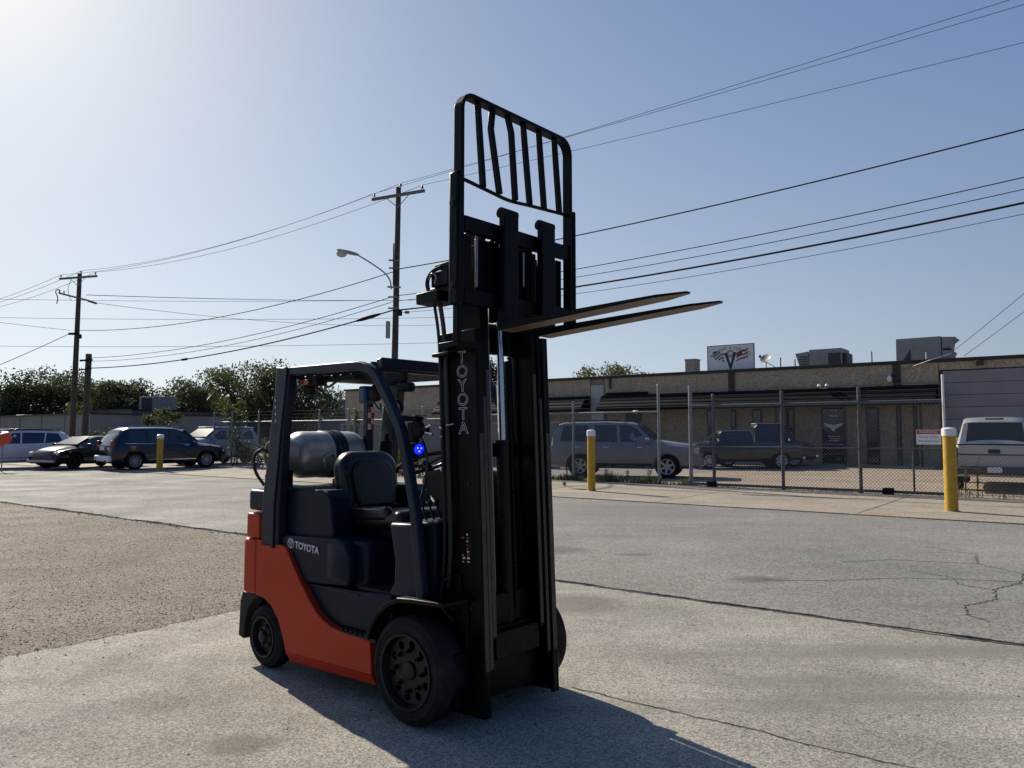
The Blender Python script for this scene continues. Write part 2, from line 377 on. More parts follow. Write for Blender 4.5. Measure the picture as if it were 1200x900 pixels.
#GROUND
def sheet(name, poly, z, m, thick=None, edge=False):
    mb = MB()
    if thick:
        mb.prism(poly, 'z', z - thick, z)
    else:
        mb.add([(x, y, z) for x, y in poly], [tuple(range(len(poly)))])
    return struct(mb.obj(name, m))
def jag(a0, b0, a1, b1, step, amp, seed=0):
    """wobbly line between two street-frame points"""
    r = random.Random(seed); L = sqrt((a1 - a0) ** 2 + (b1 - b0) ** 2); n = max(2, int(L / step)); out = []; w = 0
    nx, ny = -(b1 - b0) / L, (a1 - a0) / L
    for i in range(n + 1):
        t = i / n; w = w * .8 + r.uniform(-amp, amp)
        if i in (0, n): w = 0
        out.append((a0 + (a1 - a0) * t + nx * w, b0 + (b1 - b0) * t + ny * w))
    return out
def stxy(l): return [st(a, b)[:2] for a, b in l]

sheet('ground', [(-900, -300), (900, -300), (900, 1500), (-900, 1500)], -.03, M['dirt'])
# gravel lot left of a=-6.05, near side of the street
gedge = jag(-6.05, -14, -6.05, 7.05, .07, .022, 3)
sheet('gravel_lot', stxy(gedge + [(-60, 7.05), (-60, -14)]), -.004, M['gravel'])
conc = jag(-6.05, 6.85, 30, 6.75, .12, .02, 5)
sheet('concrete_lot', stxy([(x, y) for x, y in gedge] + conc + [(30, -14)]), 0.0, M['concrete'])
aedge = jag(-60, 7.25, -6.05, 7.1, .15, .035, 9) + jag(-6.0, 6.87, 30, 6.79, .045, .011, 5)
sheet('asphalt_road', stxy(aedge + [(60, 6.8), (60, 15.75), (-70, 15.75)]), .010, M['asphalt'], thick=.04)
sheet('apron', stxy(jag(-70, 15.65, 60, 15.65, .3, .02, 21) + [(60, 21.9), (-70, 21.9)]), .03, M['apron'], thick=.06)
sheet('yard', stxy([(-12, 21.85), (60, 21.85), (60, 60), (-12, 60)]), .034, M['yard'])
sheet('parking_lot', stxy([(-90, 21.85), (-12.0, 21.85), (-12.0, 70), (-90, 70)]), .033, M['asphalt'])

def ribbon(name, pts, w, z, m, seed=0, label=None, parent=None):
    """thin raised strip of dirt along a line, uneven width"""
    r = random.Random(seed); mb = MB(); V = []
    for i, (x, y) in enumerate(pts):
        a = Vector(pts[max(i - 1, 0)]); b = Vector(pts[min(i + 1, len(pts) - 1)]); d = (b - a).normalized(); nn = Vector((-d.y, d.x))
        ww = w * r.uniform(.35, 1.3) / 2; c = Vector((x, y)) + nn * r.uniform(-w, w) * .3
        V.append((*(c + nn * ww), z)); V.append((*(c - nn * ww), z)); V.append((*c, z + .003))
    F = []
    for i in range(len(pts) - 1):
        a = 3 * i; F += [(a, a + 3, a + 5, a + 2), (a + 2, a + 5, a + 4, a + 1)]
    mb.add(V, F); o = mb.obj(name, m, fix=False); o['kind'] = 'structure'
    return o
ribbon('seam', stxy(jag(-5.9, 6.84, 14, 6.75, .05, .010, 41)), .05, .002, M['seam'], 1)
ribbon('seam', stxy(jag(-2.6, 4.07, 9, 3.92, .03, .009, 42)), .007, .003, M['seam'], 2)
rr = random.Random(77)
def crack(px, py, ang, L, w, z, depth=0):
    pts = [(px, py)]; a = ang
    for i in range(int(L / .05)):
        a += rr.uniform(-1.1, 1.1); a = a * .55 + ang * .45; px += cos(a) * .05; py += sin(a) * .05; pts.append((px, py))
        if depth < 2 and rr.random() < .045: crack(px, py, a + rr.choice((-1, 1)) * rr.uniform(.5, 1.1), L * .35, w * .7, z, depth + 1)
    if len(pts) > 3: ribbon('crack', pts, w, z, M['seam'], rr.randint(0, 999))
def crackline(P, w, z, seed):
    r = random.Random(seed); out = []
    for (x0, y0), (x1, y1) in zip(P, P[1:]):
        n = max(2, int(sqrt((x1 - x0) ** 2 + (y1 - y0) ** 2) / .035))
        for k in range(n):
            t = k / n; out.append((x0 + (x1 - x0) * t + r.uniform(-.022, .022), y0 + (y1 - y0) * t + r.uniform(-.022, .022)))
    ribbon('crack', out, w, z, M['seam'], seed)
crackline([(6.2, 8.9), (5.6, 8.55), (5.25, 8.05), (4.75, 7.7), (4.5, 7.25), (4.05, 7.0), (3.85, 6.6), (3.95, 6.35)], .010, .0135, 3)
crackline([(4.75, 7.7), (4.55, 7.95), (4.7, 8.35), (4.45, 8.8)], .006, .0135, 4)
crackline([(5.25, 8.05), (4.9, 8.2), (4.2, 8.3), (3.2, 8.15), (2.6, 8.2)], .005, .0135, 5)
crackline([(5.6, 8.55), (5.5, 9.2), (5.9, 9.9), (5.6, 10.6)], .006, .0135, 6)
crackline([(5.5, 9.2), (4.6, 9.5), (3.9, 9.3)], .005, .0135, 7)
# apron joints (narrow dark lines between the slabs)
for k in range(-8, 10): ribbon('seam', stxy([(k * 4.2 + .6, 15.8), (k * 4.2 + .62, 18.6), (k * 4.2 + .6, 21.8)]), .03, .032, M['seam'], k + 30)
ribbon('seam', stxy(jag(-20, 19.0, 30, 19.0, .8, .01, 8)), .03, .032, M['seam'], 9)
# faint yellow paint marks on the apron
for (a, b, l) in ((6.15 - 7.9 + 4.2, 16.6, .7), (5.2, 17.9, .8), (-3.5, 15.9, .5), (.4, 16.0, .5)):
    mb = MB(); mb.add([(*st(a, b)[:2], .034), (*st(a + l, b)[:2], .034), (*st(a + l, b + .09)[:2], .034), (*st(a, b + .1)[:2], .034)], [(0, 1, 2, 3)])
    struct(mb.obj('road_marking', M['yellow']))

def stones(name, n, fn, rmin, rmax, m, z, seed, label):
    r = random.Random(seed); V = []; F = []; ico = [(0, 0, 1), (.9, 0, .1), (.2, .85, 0), (-.75, .5, .1), (-.7, -.6, 0), (.3, -.9, .1)]
    for _ in range(n):
        x, y = fn(r); s = rmin + (rmax - rmin) * r.random() ** 3; a = r.uniform(0, 6.28); ca, sa = cos(a), sin(a); o = len(V)
        sq = r.uniform(.28, .6)
        for (px, py, pz) in ico:
            px *= r.uniform(.7, 1.2); py *= r.uniform(.7, 1.2)
            V.append((x + s * (px * ca - py * sa), y + s * (px * sa + py * ca), z + s * sq * (pz * r.uniform(.7, 1.1)) - .001))
        F += [(o, o + 1, o + 2), (o, o + 2, o + 3), (o, o + 3, o + 4), (o, o + 4, o + 5), (o, o + 5, o + 1)]
    mb = MB(); mb.add(V, F); ob = mb.obj(name, m, fix=False); top(ob, label, name.replace('_', ' '), kind='stuff'); return ob
def fg(r):
    while True:
        b = r.uniform(-1.5, 7.0) if r.random() < .6 else r.uniform(2, 7); a = -6.07 - 14 * r.random() ** 1.6
        x, y, _ = st(a, b)
        if y > 1.5 and x > -.75 * y: return x, y
stones('gravel', 36000, fg, .003, .017, M['stone'], -.003, 5, 'loose tan and grey gravel covering the dirt lot at left')
def fc(r):
    if r.random() < .6: a = -6.07 + abs(r.gauss(0, .30)) - .03; b = r.uniform(-1, 6.8)
    elif r.random() < .5: a = r.uniform(-6, 9); b = 6.75 - abs(r.gauss(0, .35))
    else: a = r.uniform(-6, 8); b = r.uniform(0, 6.7)
    return st(a, b)[:2]
stones('pebbles', 4200, fc, .003, .013, M['stone'], .001, 6, 'scattered pebbles and grit on the foreground concrete')
def fd(r):
    return st(r.uniform(-6, 9), r.uniform(-.5, 6.75))[:2]
stones('grit', 1500, fd, .004, .014, M['pebble'], .001, 16, 'sparse dark bits of grit lying across the foreground concrete')
def fe(r):
    a = r.uniform(-25, -6); b = 7.12 + r.gauss(0, .07); return st(a, b)[:2]
stones('asphalt_crumbs', 2600, fe, .01, .04, M['pebble'], .0, 8, 'broken dark asphalt crumbs along the road edge by the gravel')
# ------------------------------------------------------------------ forklift (local: +x forward, -y the visible right side)
FL = empty('forklift', (-.215, 4.58, 0), rad(-41), 'orange and dark navy forklift with raised forks parked on the concrete lot', 'forklift')
LEAN = .0415
def lean(x, y, z): return (x - LEAN * (z - .1), y, z + LEAN * (x - .33))
def mirror(mb_fn, *a): return [mb_fn(-1, *a), mb_fn(1, *a)]

# chassis and panels
mb = MB(); mb.box((-1.22, -.44, .12), (.28, .44, .40)); mb.box((-1.72, -.24, .16), (-1.15, .24, .6)); mb.box((-.05, -.33, .12), (.26, .33, .66))
mb.obj('chassis', M['black'], FL, bevel=.008)
SP = [(-1.555, .474), (-1.558, .838), (-1.30, .830), (-1.225, .826), (-1.198, .808), (-1.123, .718), (-1.035, .617), (-.941, .525), (-.868, .463), (-.796, .425), (-.71, .398), (-.585, .385), (-.348, .380), (-.328, .19), (-1.19, .165), (-1.225, .25), (-1.28, .35), (-1.37, .43), (-1.46, .466)]
for s in (-1, 1):
    mb = MB(); mb.prism(SP, 'y', s * .445, s * .50)
    o = mb.obj('side_panel', M['orange'], FL, bevel=.007, seg=3)
    # lower edge of the panel turns inwards
    V = []
    for x, zt, zb2 in ((-1.19, .164, .098), (-.328, .189, .128)): V += [(x, s * .4995, zt), (x, s * .462, zb2), (x, s * .43, zb2), (x, s * .43, zt)]
    MB().add(V, [(3, 2, 1, 0), (4, 5, 6, 7), (0, 1, 5, 4), (1, 2, 6, 5), (2, 3, 7, 6), (3, 0, 4, 7)]).obj('lower_edge', M['orange'], o, bevel=.003)
# counterweight: stacked blocks with rounded plan
def cw_plan(xf, xs, xr, w, r=.10):
    pts = [(xf, -w)]
    pts += [(xs + .03, -w), (xs, -w + .03), (xs - .06, -w + .15), (xr, -w + .30)]
    pts += [(x, -y) for x, y in reversed(pts)]
    return pts
mb = MB(); mb.prism(cw_plan(-1.563, -1.745, -1.86, .497), 'z', .47, .835)
mb.obj('counterweight', M['orange'], FL, bevel=.02, seg=3)
mb = MB(); mb.prism(cw_plan(-1.545, -1.73, -1.83, .488), 'z', .842, 1.008)
mb.obj('counterweight_cap', M['orange'], FL, bevel=.014, seg=3)
mb = MB(); mb.prism(cw_plan(-1.50, -1.735, -1.80, .47), 'z', 1.025, 1.165)
mb.obj('rear_cover', M['navy'], FL, bevel=.02, seg=3)
# rear lower skirt with the wheel arch
RP = [(-1.565, .466), (-1.77, .466), (-1.80, .40), (-1.815, .16), (-1.745, .145), (-1.735, .25), (-1.70, .35), (-1.64, .42), (-1.57, .45)]
for s in (-1, 1): MB().prism(RP, 'y', s * .38, s * .470).obj('rear_skirt', M['plastic'], FL, bevel=.012)
MB().box((-1.86, -.40, .17), (-1.76, .40, .465)).obj('rear_bumper', M['black'], FL, bevel=.02)

# engine hood, seat deck, step
mb = MB(); mb.prism([(-1.515, .86), (-1.515, 1.18), (-1.46, 1.190), (-1.07, 1.190), (-1.05, 1.17), (-1.03, .86)], 'y', -.27, .27)
mb.obj('engine_hood', M['navy'], FL, bevel=.01)
for s in (-1, 1): MB().prism([(-1.52, .86), (-1.52, 1.185), (-1.46, 1.198), (-.90, 1.192), (-.84, 1.15), (-.80, .88)], 'y', s * .262, s * .425).obj('hood_side', M['navy'], FL, bevel=.014, seg=3)
# side bulge carrying the lettering: loft along y
def bulge(s):
    mb = MB(); out = [(-1.31, .66), (-1.31, .89), (-1.12, .90), (-.72, .915), (-.63, .895), (-.59, .83), (-.585, .68), (-.60, .645), (-1.0, .615)]
    mb.prism(out, 'y', s * .30, s * .472); return mb
for s in (-1, 1):
    o = bulge(s).obj('hood_side_cover', M['navy'], FL, bevel=.016, seg=3)
    # raised angled facet towards the front of the cover
    mb = MB(); mb.add([(-.80, s * .470, .885), (-.65, s * .470, .875), (-.60, s * .470, .81), (-.60, s * .470, .665), (-.80, s * .470, .655), (-.765, s * .486, .83), (-.68, s * .488, .82), (-.64, s * .488, .69), (-.76, s * .486, .68)],
                  [(0, 1, 6, 5), (1, 2, 6), (2, 3, 7, 6), (3, 4, 8, 7), (4, 0, 5, 8), (5, 6, 7, 8), (0, 4, 3, 2, 1)])
    mb.obj('cover_facet', M['navy'], FL, bevel=.004)
MB().box((-1.5, -.40, .62), (-.50, .40, .902)).obj('seat_deck', M['navy'], FL, bevel=.02)
mb = MB(); mb.prism([(-1.03, .40), (-1.03, .612), (-.50, .628), (-.21, .648), (-.21, .40)], 'y', -.455, .455)
o = mb.obj('step_panel', M['navy'], FL, bevel=.012, seg=3)
MB().box((-1.03, -.462, .60), (-.50, -.44, .612)).obj('step_edge', M['guard'], FL, bevel=.003)
mb = MB()
for k in range(7):
    for j in range(2): mb.box((-.64 + k * .045, -.49 + j * .03, .39), (-.61 + k * .045, -.475 + j * .03, .402))
mb.box((-.70, -.497, .37), (-.30, -.44, .392)); mb.obj('step_tread', M['plastic'], FL, bevel=.001)
MB().box((-.55, -.43, .632), (-.05, .43, .652)).obj('floor_mat', M['plastic'], FL, bevel=.004)

# front cowl and dash
mb = MB(); mb.prism([(-.255, .64), (-.20, .72), (-.195, .84), (-.235, 1.0), (-.245, 1.045), (-.02, 1.055), (-.01, .90), (.01, .70), (.0, .64)], 'y', -.455, -.385)
mb.obj('cowl_side', M['guard'], FL, bevel=.02, seg=3)
mb = MB(); mb.prism([(-.255, .64), (-.20, .72), (-.195, .84), (-.235, 1.0), (-.245, 1.045), (-.02, 1.055), (-.01, .90), (.01, .70), (.0, .64)], 'y', .385, .455)
mb.obj('cowl_side', M['guard'], FL, bevel=.02, seg=3)
MB().box((-.15, -.384, .66), (.06, .384, 1.06)).obj('front_panel', M['navy'], FL, bevel=.015)
mb = MB(); mb.prism([(-.21, 1.05), (-.27, 1.13), (-.40, 1.25), (-.37, 1.31), (-.20, 1.345), (-.02, 1.31), (.05, 1.06)], 'y', -.09, .28)
mb.obj('dashboard', M['plastic'], FL, bevel=.035, seg=3)
# steering wheel + column + levers
mb = MB(); cx, cy, cz = -.445, .01, 1.365; ti = rad(22)
ring = [(cx + .185 * cos(a) * cos(ti), cy + .185 * sin(a), cz + .185 * cos(a) * sin(ti)) for a in [2 * pi * k / 28 for k in range(28)]]
mb.tube(ring, .013, 8, closed=True)
sw = mb.obj('steering_wheel', M['vinyl'], FL, smooth=50)
mb = MB()
for a in (0.3, 2.4, 4.5): mb.tube([(cx, cy, cz - .02), (cx + .18 * cos(a) * cos(ti), cy + .18 * sin(a), cz + .18 * cos(a) * sin(ti))], .010, 6)
mb.ball((cx, cy, cz - .015), .035); mb.obj('spoke', M['vinyl'], sw, smooth=50)
MB().ball((cx - .11, cy - .09, cz - .02), (.02, .02, .028)).obj('steering_knob', M['vinyl'], sw, smooth=60)
MB().tube([(cx + .02, cy, cz - .03), (-.33, cy, 1.22), (-.18, cy, 1.03)], .030, 10).obj('steering_column', M['plastic'], FL, smooth=50)
mb = MB()
for k in range(3):
    y = -.20 - k * .055
    mb.tube([(-.08, y, 1.05), (-.11, y, 1.10), (-.12, y, 1.14)], .006, 6); mb.ball((-.12, y, 1.15), (.016, .016, .022))
mb.obj('control_lever', M['plastic'], FL, smooth=50)
# seat
seat = MB()
def rbox(name, c, d, m, parent, bev, rx=0, ry=0, seg=5, sc=None):
    mb = MB(); mb.box((-d[0] / 2, -d[1] / 2, -d[2] / 2), (d[0] / 2, d[1] / 2, d[2] / 2))
    if sc: mb.map(lambda x, y, z: (x, y * (1 + sc * z / d[2]), z))
    R_ = Matrix.Rotation(ry, 3, 'Y') @ Matrix.Rotation(rx, 3, 'X')
    mb.map(lambda x, y, z: tuple(R_ @ Vector((x, y, z)) + Vector(c)))
    return mb.obj(name, m, parent, bevel=bev, seg=seg)
def seat_shape(w, z0, z1, r_, x0, x1, tilt, name, parent, bev):
    pts = [(-w * .86, z0)] + [(-w + r_ * (1 - cos(t)), z1 - r_ + r_ * sin(t)) for t in [pi / 2 * k / 7 for k in range(8)]]
    pts = [(-w * .86, z0), (-w * .97, z0 + .10)] + pts[1:]
    pts += [(-y, z) for y, z in reversed(pts)]
    mb = MB(); mb.prism(pts, 'x', x0, x1); mb.map(lambda x, y, z: (x - tilt * (z - z0) - .06 * abs(y) ** 2, y, z)); return mb.obj(name, M['vinyl'], parent, bevel=bev, seg=5)
back = seat_shape(.242, 1.03, 1.43, .13, -1.05, -.925, .14, 'seat_back', FL, .045)
seat_shape(.165, 1.07, 1.37, .08, -.935, -.905, .14, 'seat_back_cushion', back, .014)
rbox('seat_cushion', (-.665, .0, 1.01), (.56, .50, .11), M['vinyl'], FL, .05, ry=rad(-4))
for s in (-1, 1): rbox('seat_bolster', (-.72, s * .225, 1.045), (.44, .075, .09), M['vinyl'], FL, .036, ry=rad(-4))
MB().box((-.95, -.2, .90), (-.52, .2, .965)).obj('seat_base', M['black'], FL, bevel=.01)
mb = MB(); mb.tube(smooth_path([(-.93, -.20, 1.05), (-.935, -.10, 1.10), (-.93, .05, 1.09), (-.93, .2, 1.06)], 5), .014, 6)
mb.obj('seat_belt', mat('belt_brown', (.10, .045, .03), .6), FL, smooth=40)
rbox('belt_buckle', (-.90, -.255, 1.06), (.035, .03, .06), M['red'], FL, .006)
mb = MB(); mb.tube(smooth_path([(-.98, -.21, 1.33), (-.93, -.235, 1.30), (-.89, -.235, 1.27), (-.87, -.22, 1.20)], 5), .009, 6); mb.obj('seat_grip', M['black'], FL, smooth=40)

# LPG tank across the back
mb = MB(); R0 = .165
prof = []
for t in range(9):
    a = t / 8 * pi / 2; prof.append((-.36 - .0 + .13 * (1 - sin(a)) - .0, R0 * cos(a - 0) if False else R0 * sin(a) if t else .02))
yy0, yy1 = -.29, .36
prof = [(yy0 + .12 * (1 - cos(a)), max(.02, R0 * sin(a))) for a in [pi / 2 * k / 8 for k in range(9)]]
prof += [(-.02, R0), (-.015, R0 + .004), (.015, R0 + .004), (.02, R0)]
prof += [(yy1 - .12 * (1 - cos(a)), max(.02, R0 * sin(a))) for a in [pi / 2 * (8 - k) / 8 for k in range(9)]]
prof = [(yy0 + (p[0] - yy0), p[1]) for p in prof]
mb.lathe(prof, (-1.55, 0, 1.40), 'y', 40)
gt = top(mb.obj('gas_tank', M['tank'], None, smooth=40), 'scuffed silver propane cylinder strapped across the back of the forklift', 'gas tank')
gt.location = FL.location; gt.rotation_euler = FL.rotation_euler
for yb in (.095,):
    mb = MB(); mb.lathe([(yb - .028, R0 + .001), (yb - .028, R0 + .009), (yb + .028, R0 + .009), (yb + .028, R0 + .001)], (-1.55, 0, 1.40), 'y', 40, closed=True)
    mb.obj('tank_strap', M['guard'], FL, smooth=40)
mb = MB(); mb.lathe([(.015, R0 + .001), (.015, R0 + .006), (.055, R0 + .006), (.055, R0 + .001)], (-1.55, 0, 1.40), 'y', 40, closed=True)
mb.map(lambda x, y, z: (x, y, z)); mb.obj('tank_strap', M['guard'], FL, smooth=40)
mb = MB(); mb.tube(smooth_path([(-1.38, -.09, 1.30), (-1.365, -.10, 1.38), (-1.372, -.03, 1.41), (-1.37, .0, 1.36), (-1.385, 0, 1.28)], 5), .011, 6)
mb.obj('strap_latch', M['steel'], FL, smooth=40)
mb = MB(); mb.lathe([(-.40, .10), (-.40, .108), (-.26, .12), (-.26, .11)], (-1.55, 0, 1.40), 'y', 28, closed=True); mb.obj('collar', M['tank'], gt, smooth=40)
mb = MB(); mb.cyl((-1.55, -.43, 1.41), (-1.55, -.28, 1.41), .022); mb.obj('valve', mat('brass', (.55, .38, .12), .35, metal=.8), gt, smooth=40)
MB().ball((-1.50, -.335, 1.545), (.025, .025, .026)).obj('valve_cap', mat('yellow_cap', (.7, .45, .06), .5), gt, smooth=50)
mb = MB(); mb.prism([(-1.74, 1.235), (-1.72, 1.27), (-1.64, 1.235), (-1.55, 1.222), (-1.46, 1.235), (-1.38, 1.27), (-1.36, 1.235), (-1.40, 1.215), (-1.70, 1.215)], 'y', .22, .26)
mb.obj('tank_cradle', M['black'], FL, bevel=.004)
MB().box((-1.66, -.34, 1.16), (-1.44, -.30, 1.30)).obj('tank_cradle', M['black'], FL, bevel=.004)
MB().box((-1.66, .18, 1.16), (-1.44, .30, 1.216)).obj('cradle_base', M['black'], FL, bevel=.004)
mb = MB(); mb.tube(smooth_path([(-1.53, -.42, 1.41), (-1.57, -.47, 1.44), (-1.61, -.50, 1.39), (-1.60, -.49, 1.29), (-1.54, -.46, 1.20)], 7), .011, 7); mb.obj('gas_hose', M['hose'], FL, smooth=50)
mb = MB(); mb.box((-1.50, -.46, 1.20), (-1.46, -.42, 1.38)); mb.cyl((-1.50, -.475, 1.26), (-1.50, -.44, 1.26), .014); mb.obj('hose_bracket', M['black'], FL, bevel=.004)

# overhead guard
def strap_leg(path, w, t, lat):
    """rectangular tube swept along an x-z path, width t in the plane, lat = (y0, y1)"""
    P = [Vector((p[0], 0, p[1])) for p in path]; mb = MB(); V = []
    for i, p in enumerate(P):
        d = (P[min(i + 1, len(P) - 1)] - P[max(i - 1, 0)]).normalized(); n = Vector((-d.z, 0, d.x))
        wi = w[i] if isinstance(w, list) else w
        for (a, y) in ((-1, lat[0]), (1, lat[0]), (1, lat[1]), (-1, lat[1])):
            q = p + n * a * wi / 2; V.append((q.x, y, q.z))
    F = [(3, 2, 1, 0)]; n = len(P)
    for i in range(n - 1):
        for k in range(4): F.append((4 * i + k, 4 * i + (k + 1) % 4, 4 * i + 4 + (k + 1) % 4, 4 * i + 4 + k))
    F.append(tuple(4 * (n - 1) + k for k in range(4))); mb.add(V, F); return mb
fpath = [(p.x, p.z) for p in smooth_path([(.055, 0, .665), (.03, 0, .85), (-.005, 0, 1.10), (-.06, 0, 1.32), (-.122, 0, 1.54), (-.19, 0, 1.66), (-.285, 0, 1.80), (-.37, 0, 1.90), (-.47, 0, 1.945), (-.60, 0, 1.952), (-1.22, 0, 1.955)], 4)]
for s in (-1, 1):
    lat = (s * .50, s * .435) if s < 0 else (s * .435, s * .50)
    strap_leg([(x + (.012 if z < 1.93 else 0), z) for x, z in fpath], .054, 0, (s * .50, s * .45) if s < 0 else (s * .45, s * .50)).obj('guard_leg', M['guard'], FL, bevel=.008, seg=2)
    rp = [(-1.405, .80), (-1.40, 1.1), (-1.365, 1.35), (-1.335, 1.6), (-1.30, 1.80), (-1.283, 1.94), (-1.28, 1.985)]
    strap_leg(rp, [.20, .20, .17, .155, .15, .16, .17], 0, lat).obj('guard_leg', M['guard'], FL, bevel=.01, seg=2, label='broad rear pillar of the overhead guard' if s < 0 else None)
    # thin outer rib along the rear pillar
    strap_leg([(x + .05, z) for x, z in rp], .03, 0, (s * .512, s * .50) if s < 0 else (s * .50, s * .512)).obj('pillar_rib', M['guard'], FL, bevel=.004)
for k in range(4):
    MB().box((-1.385 + k * -.003 + .03, -.5008 - .001, 1.625 + k * .045), (-1.345 + k * -.003 + .0, -.5002, 1.642 + k * .045)).obj('vent_slot', M['outline'], FL)
MB().box((-1.36, -.434, 1.91), (-1.24, .434, 1.985)).obj('guard_crossbar', M['guard'], FL, bevel=.01)
MB().box((-.40, -.434, 1.912), (-.33, .434, 1.992)).obj('guard_crossbar', M['guard'], FL, bevel=.01)
MB().box((-.329, -.47, 1.925), (-.30, .47, 1.99)).obj('roof_front_plate', M['guard'], FL, bevel=.008)
for k in range(8):
    x = -1.15 + k * .10
    MB().box((x, -.434, 1.93), (x + .022, .434, 1.975)).obj('roof_bar', M['guard'], FL)
MB().box((-1.0, -.36, 1.885), (-.70, -.24, 1.925)).obj('roof_harness', M['plastic'], FL, bevel=.01)
mb = MB(); mb.box((-1.22, -.42, 1.86), (-1.02, -.33, 1.925)); mb.box((-1.20, -.40, 1.80), (-1.12, -.35, 1.86)); mb.obj('rear_light_box', M['plastic'], FL, bevel=.01)
MB().box((-1.17, -.44, 1.865), (-1.08, -.421, 1.90)).obj('tail_lamp', M['red'], FL, bevel=.006)
mb = MB(); mb.tube(smooth_path([(-1.1, -.38, 1.87), (-1.0, -.36, 1.80), (-.95, -.36, 1.76), (-1.02, -.37, 1.70)], 5), .007, 6); mb.tube(smooth_path([(-1.02, -.36, 1.92), (-.98, -.36, 1.85), (-.9, -.35, 1.88), (-.82, -.34, 1.91)], 5), .008, 6); mb.obj('loose_cable', M['hose'], FL, smooth=40)
# blue strobe under the roof
bl = rbox('blue_lamp_box', (-.66, -.30, 1.79), (.075, .075, .11), M['bluebox'], FL, .018)
mb = MB(); mb.ball((-.575, -.29, 1.80), (.05, .045, .055)); mb.box((-.64, -.33, 1.86), (-.55, -.26, 1.93)); mb.obj('lamp_bracket', M['plastic'], FL, smooth=40)
mb = MB(); mb.tube(smooth_path([(-.6, -.29, 1.75), (-.50, -.33, 1.70), (-.42, -.38, 1.69), (-.36, -.43, 1.72)], 6), .006, 6); mb.obj('loose_cable', M['hose'], FL, smooth=40)
# work light and camera cluster on the front post
mb = MB(); mb.box((-.27, -.40, 1.79), (-.16, -.33, 1.845)); mb.box((-.25, -.39, 1.845), (-.21, -.34, 1.92)); mb.obj('head_lamp', M['plastic'], FL, bevel=.018, seg=3)
mb = MB(); mb.cyl((-.27, -.40, 1.70), (-.255, -.435, 1.70), .040, 20); mb.obj('round_lamp', M['red'], FL, bevel=.006)
MB().cyl((-.28, -.37, 1.70), (-.27, -.40, 1.70), .048, 20).obj('lamp_housing', M['plastic'], FL, bevel=.006)
mb = MB(); mb.box((-.20, -.43, 1.62), (-.06, -.36, 1.645)); mb.ball((-.07, -.40, 1.575), (.045, .045, .055)); mb.box((-.14, -.42, 1.50), (-.08, -.37, 1.61)); mb.cyl((-.05, -.40, 1.58), (.01, -.39, 1.565), .018); mb.obj('camera_bracket', M['plastic'], FL, bevel=.008)
MB().box((-.22, -.44, 1.646), (-.05, -.355, 1.652)).obj('bracket_plate', M['steel'], FL)
mb = MB(); mb.cyl((.01, -.41, 1.585), (.045, -.405, 1.60), .007); mb.cyl((.0, -.405, 1.555), (.05, -.40, 1.545), .006); mb.obj('bracket_screw', M['chrome'], FL)
mb = MB(); mb.tube(smooth_path([(-.06, -.39, 1.54), (-.05, -.36, 1.47), (-.04, -.35, 1.38), (-.05, -.36, 1.28), (-.04, -.40, 1.18)], 6), .007, 6); mb.obj('cable', M['hose'], FL, smooth=40)
# blue spot light
mb = MB()
A = Vector((-.055, -.40, 1.462)); D = Vector((.93, -.33, -.10)).normalized()
P0 = A - D * .075
def lathe_dir(prof, o, d, seg=24, mi=0):
    mb = MB(); mb.lathe(prof, (0, 0, 0), 'x', seg, mi); q = Vector((1, 0, 0)).rotation_difference(d)
    mb.map(lambda x, y, z: tuple(q @ Vector((x, y, z)) + o)); return mb
lathe_dir([(0, .016), (.012, .030), (.05, .037), (.078, .038), (.080, .034), (.072, .032)], P0, D).obj('spot_lamp', M['plastic'], FL, smooth=40)
lathe_dir([(.0725, .0315), (.078, .029), (.081, .015), (.082, .002)], P0, D).obj('blue_lens', M['bluelens'], FL, smooth=40)
for (u_, v_) in ((.011, .008), (-.010, .006), (.002, -.011)):
    q_ = P0 + D * .0812 + Vector((0, 0, 1)) * v_ + D.cross(Vector((0, 0, 1))).normalized() * u_; MB().ball(q_, .0045, 8, 6).obj('blue_diode', M['bluehot'], FL)
mb = MB(); mb.tube([P0, (-.10, -.44, 1.44)], .012, 8); mb.box((-.135, -.44, 1.39), (-.07, -.39, 1.49)); mb.obj('lamp_bracket', M['plastic'], FL, bevel=.004)
# reflective tape and instruments on the far rear pillar
mb = MB()
for k in range(4): mb.box((-1.437, .35, 1.60 + .04 * k), (-1.43 + .012, .40, 1.64 + .04 * k), k % 2)
mb = MB(); mb.box((-1.46, .30, 1.2), (-1.40, .36, 1.85)); mb.obj('canister_post', M['guard'], FL, bevel=.01)
for k in range(4):
    for j in range(2):
        MB().box((-1.398, .302 + .028 * j, 1.58 + .042 * k), (-1.394, .329 + .028 * j, 1.621 + .042 * k)).obj('reflective_tape', M['redtape'] if (k + j) % 2 else M['whitedecal'], FL)
mb = MB(); mb.cyl((-1.2, .32, 1.2), (-1.2, .32, 1.5), .045); mb.cyl((-1.2, .32, 1.5), (-1.2, .32, 1.55), .02); mb.obj('extinguisher_bottle', M['black'], FL, bevel=.01)

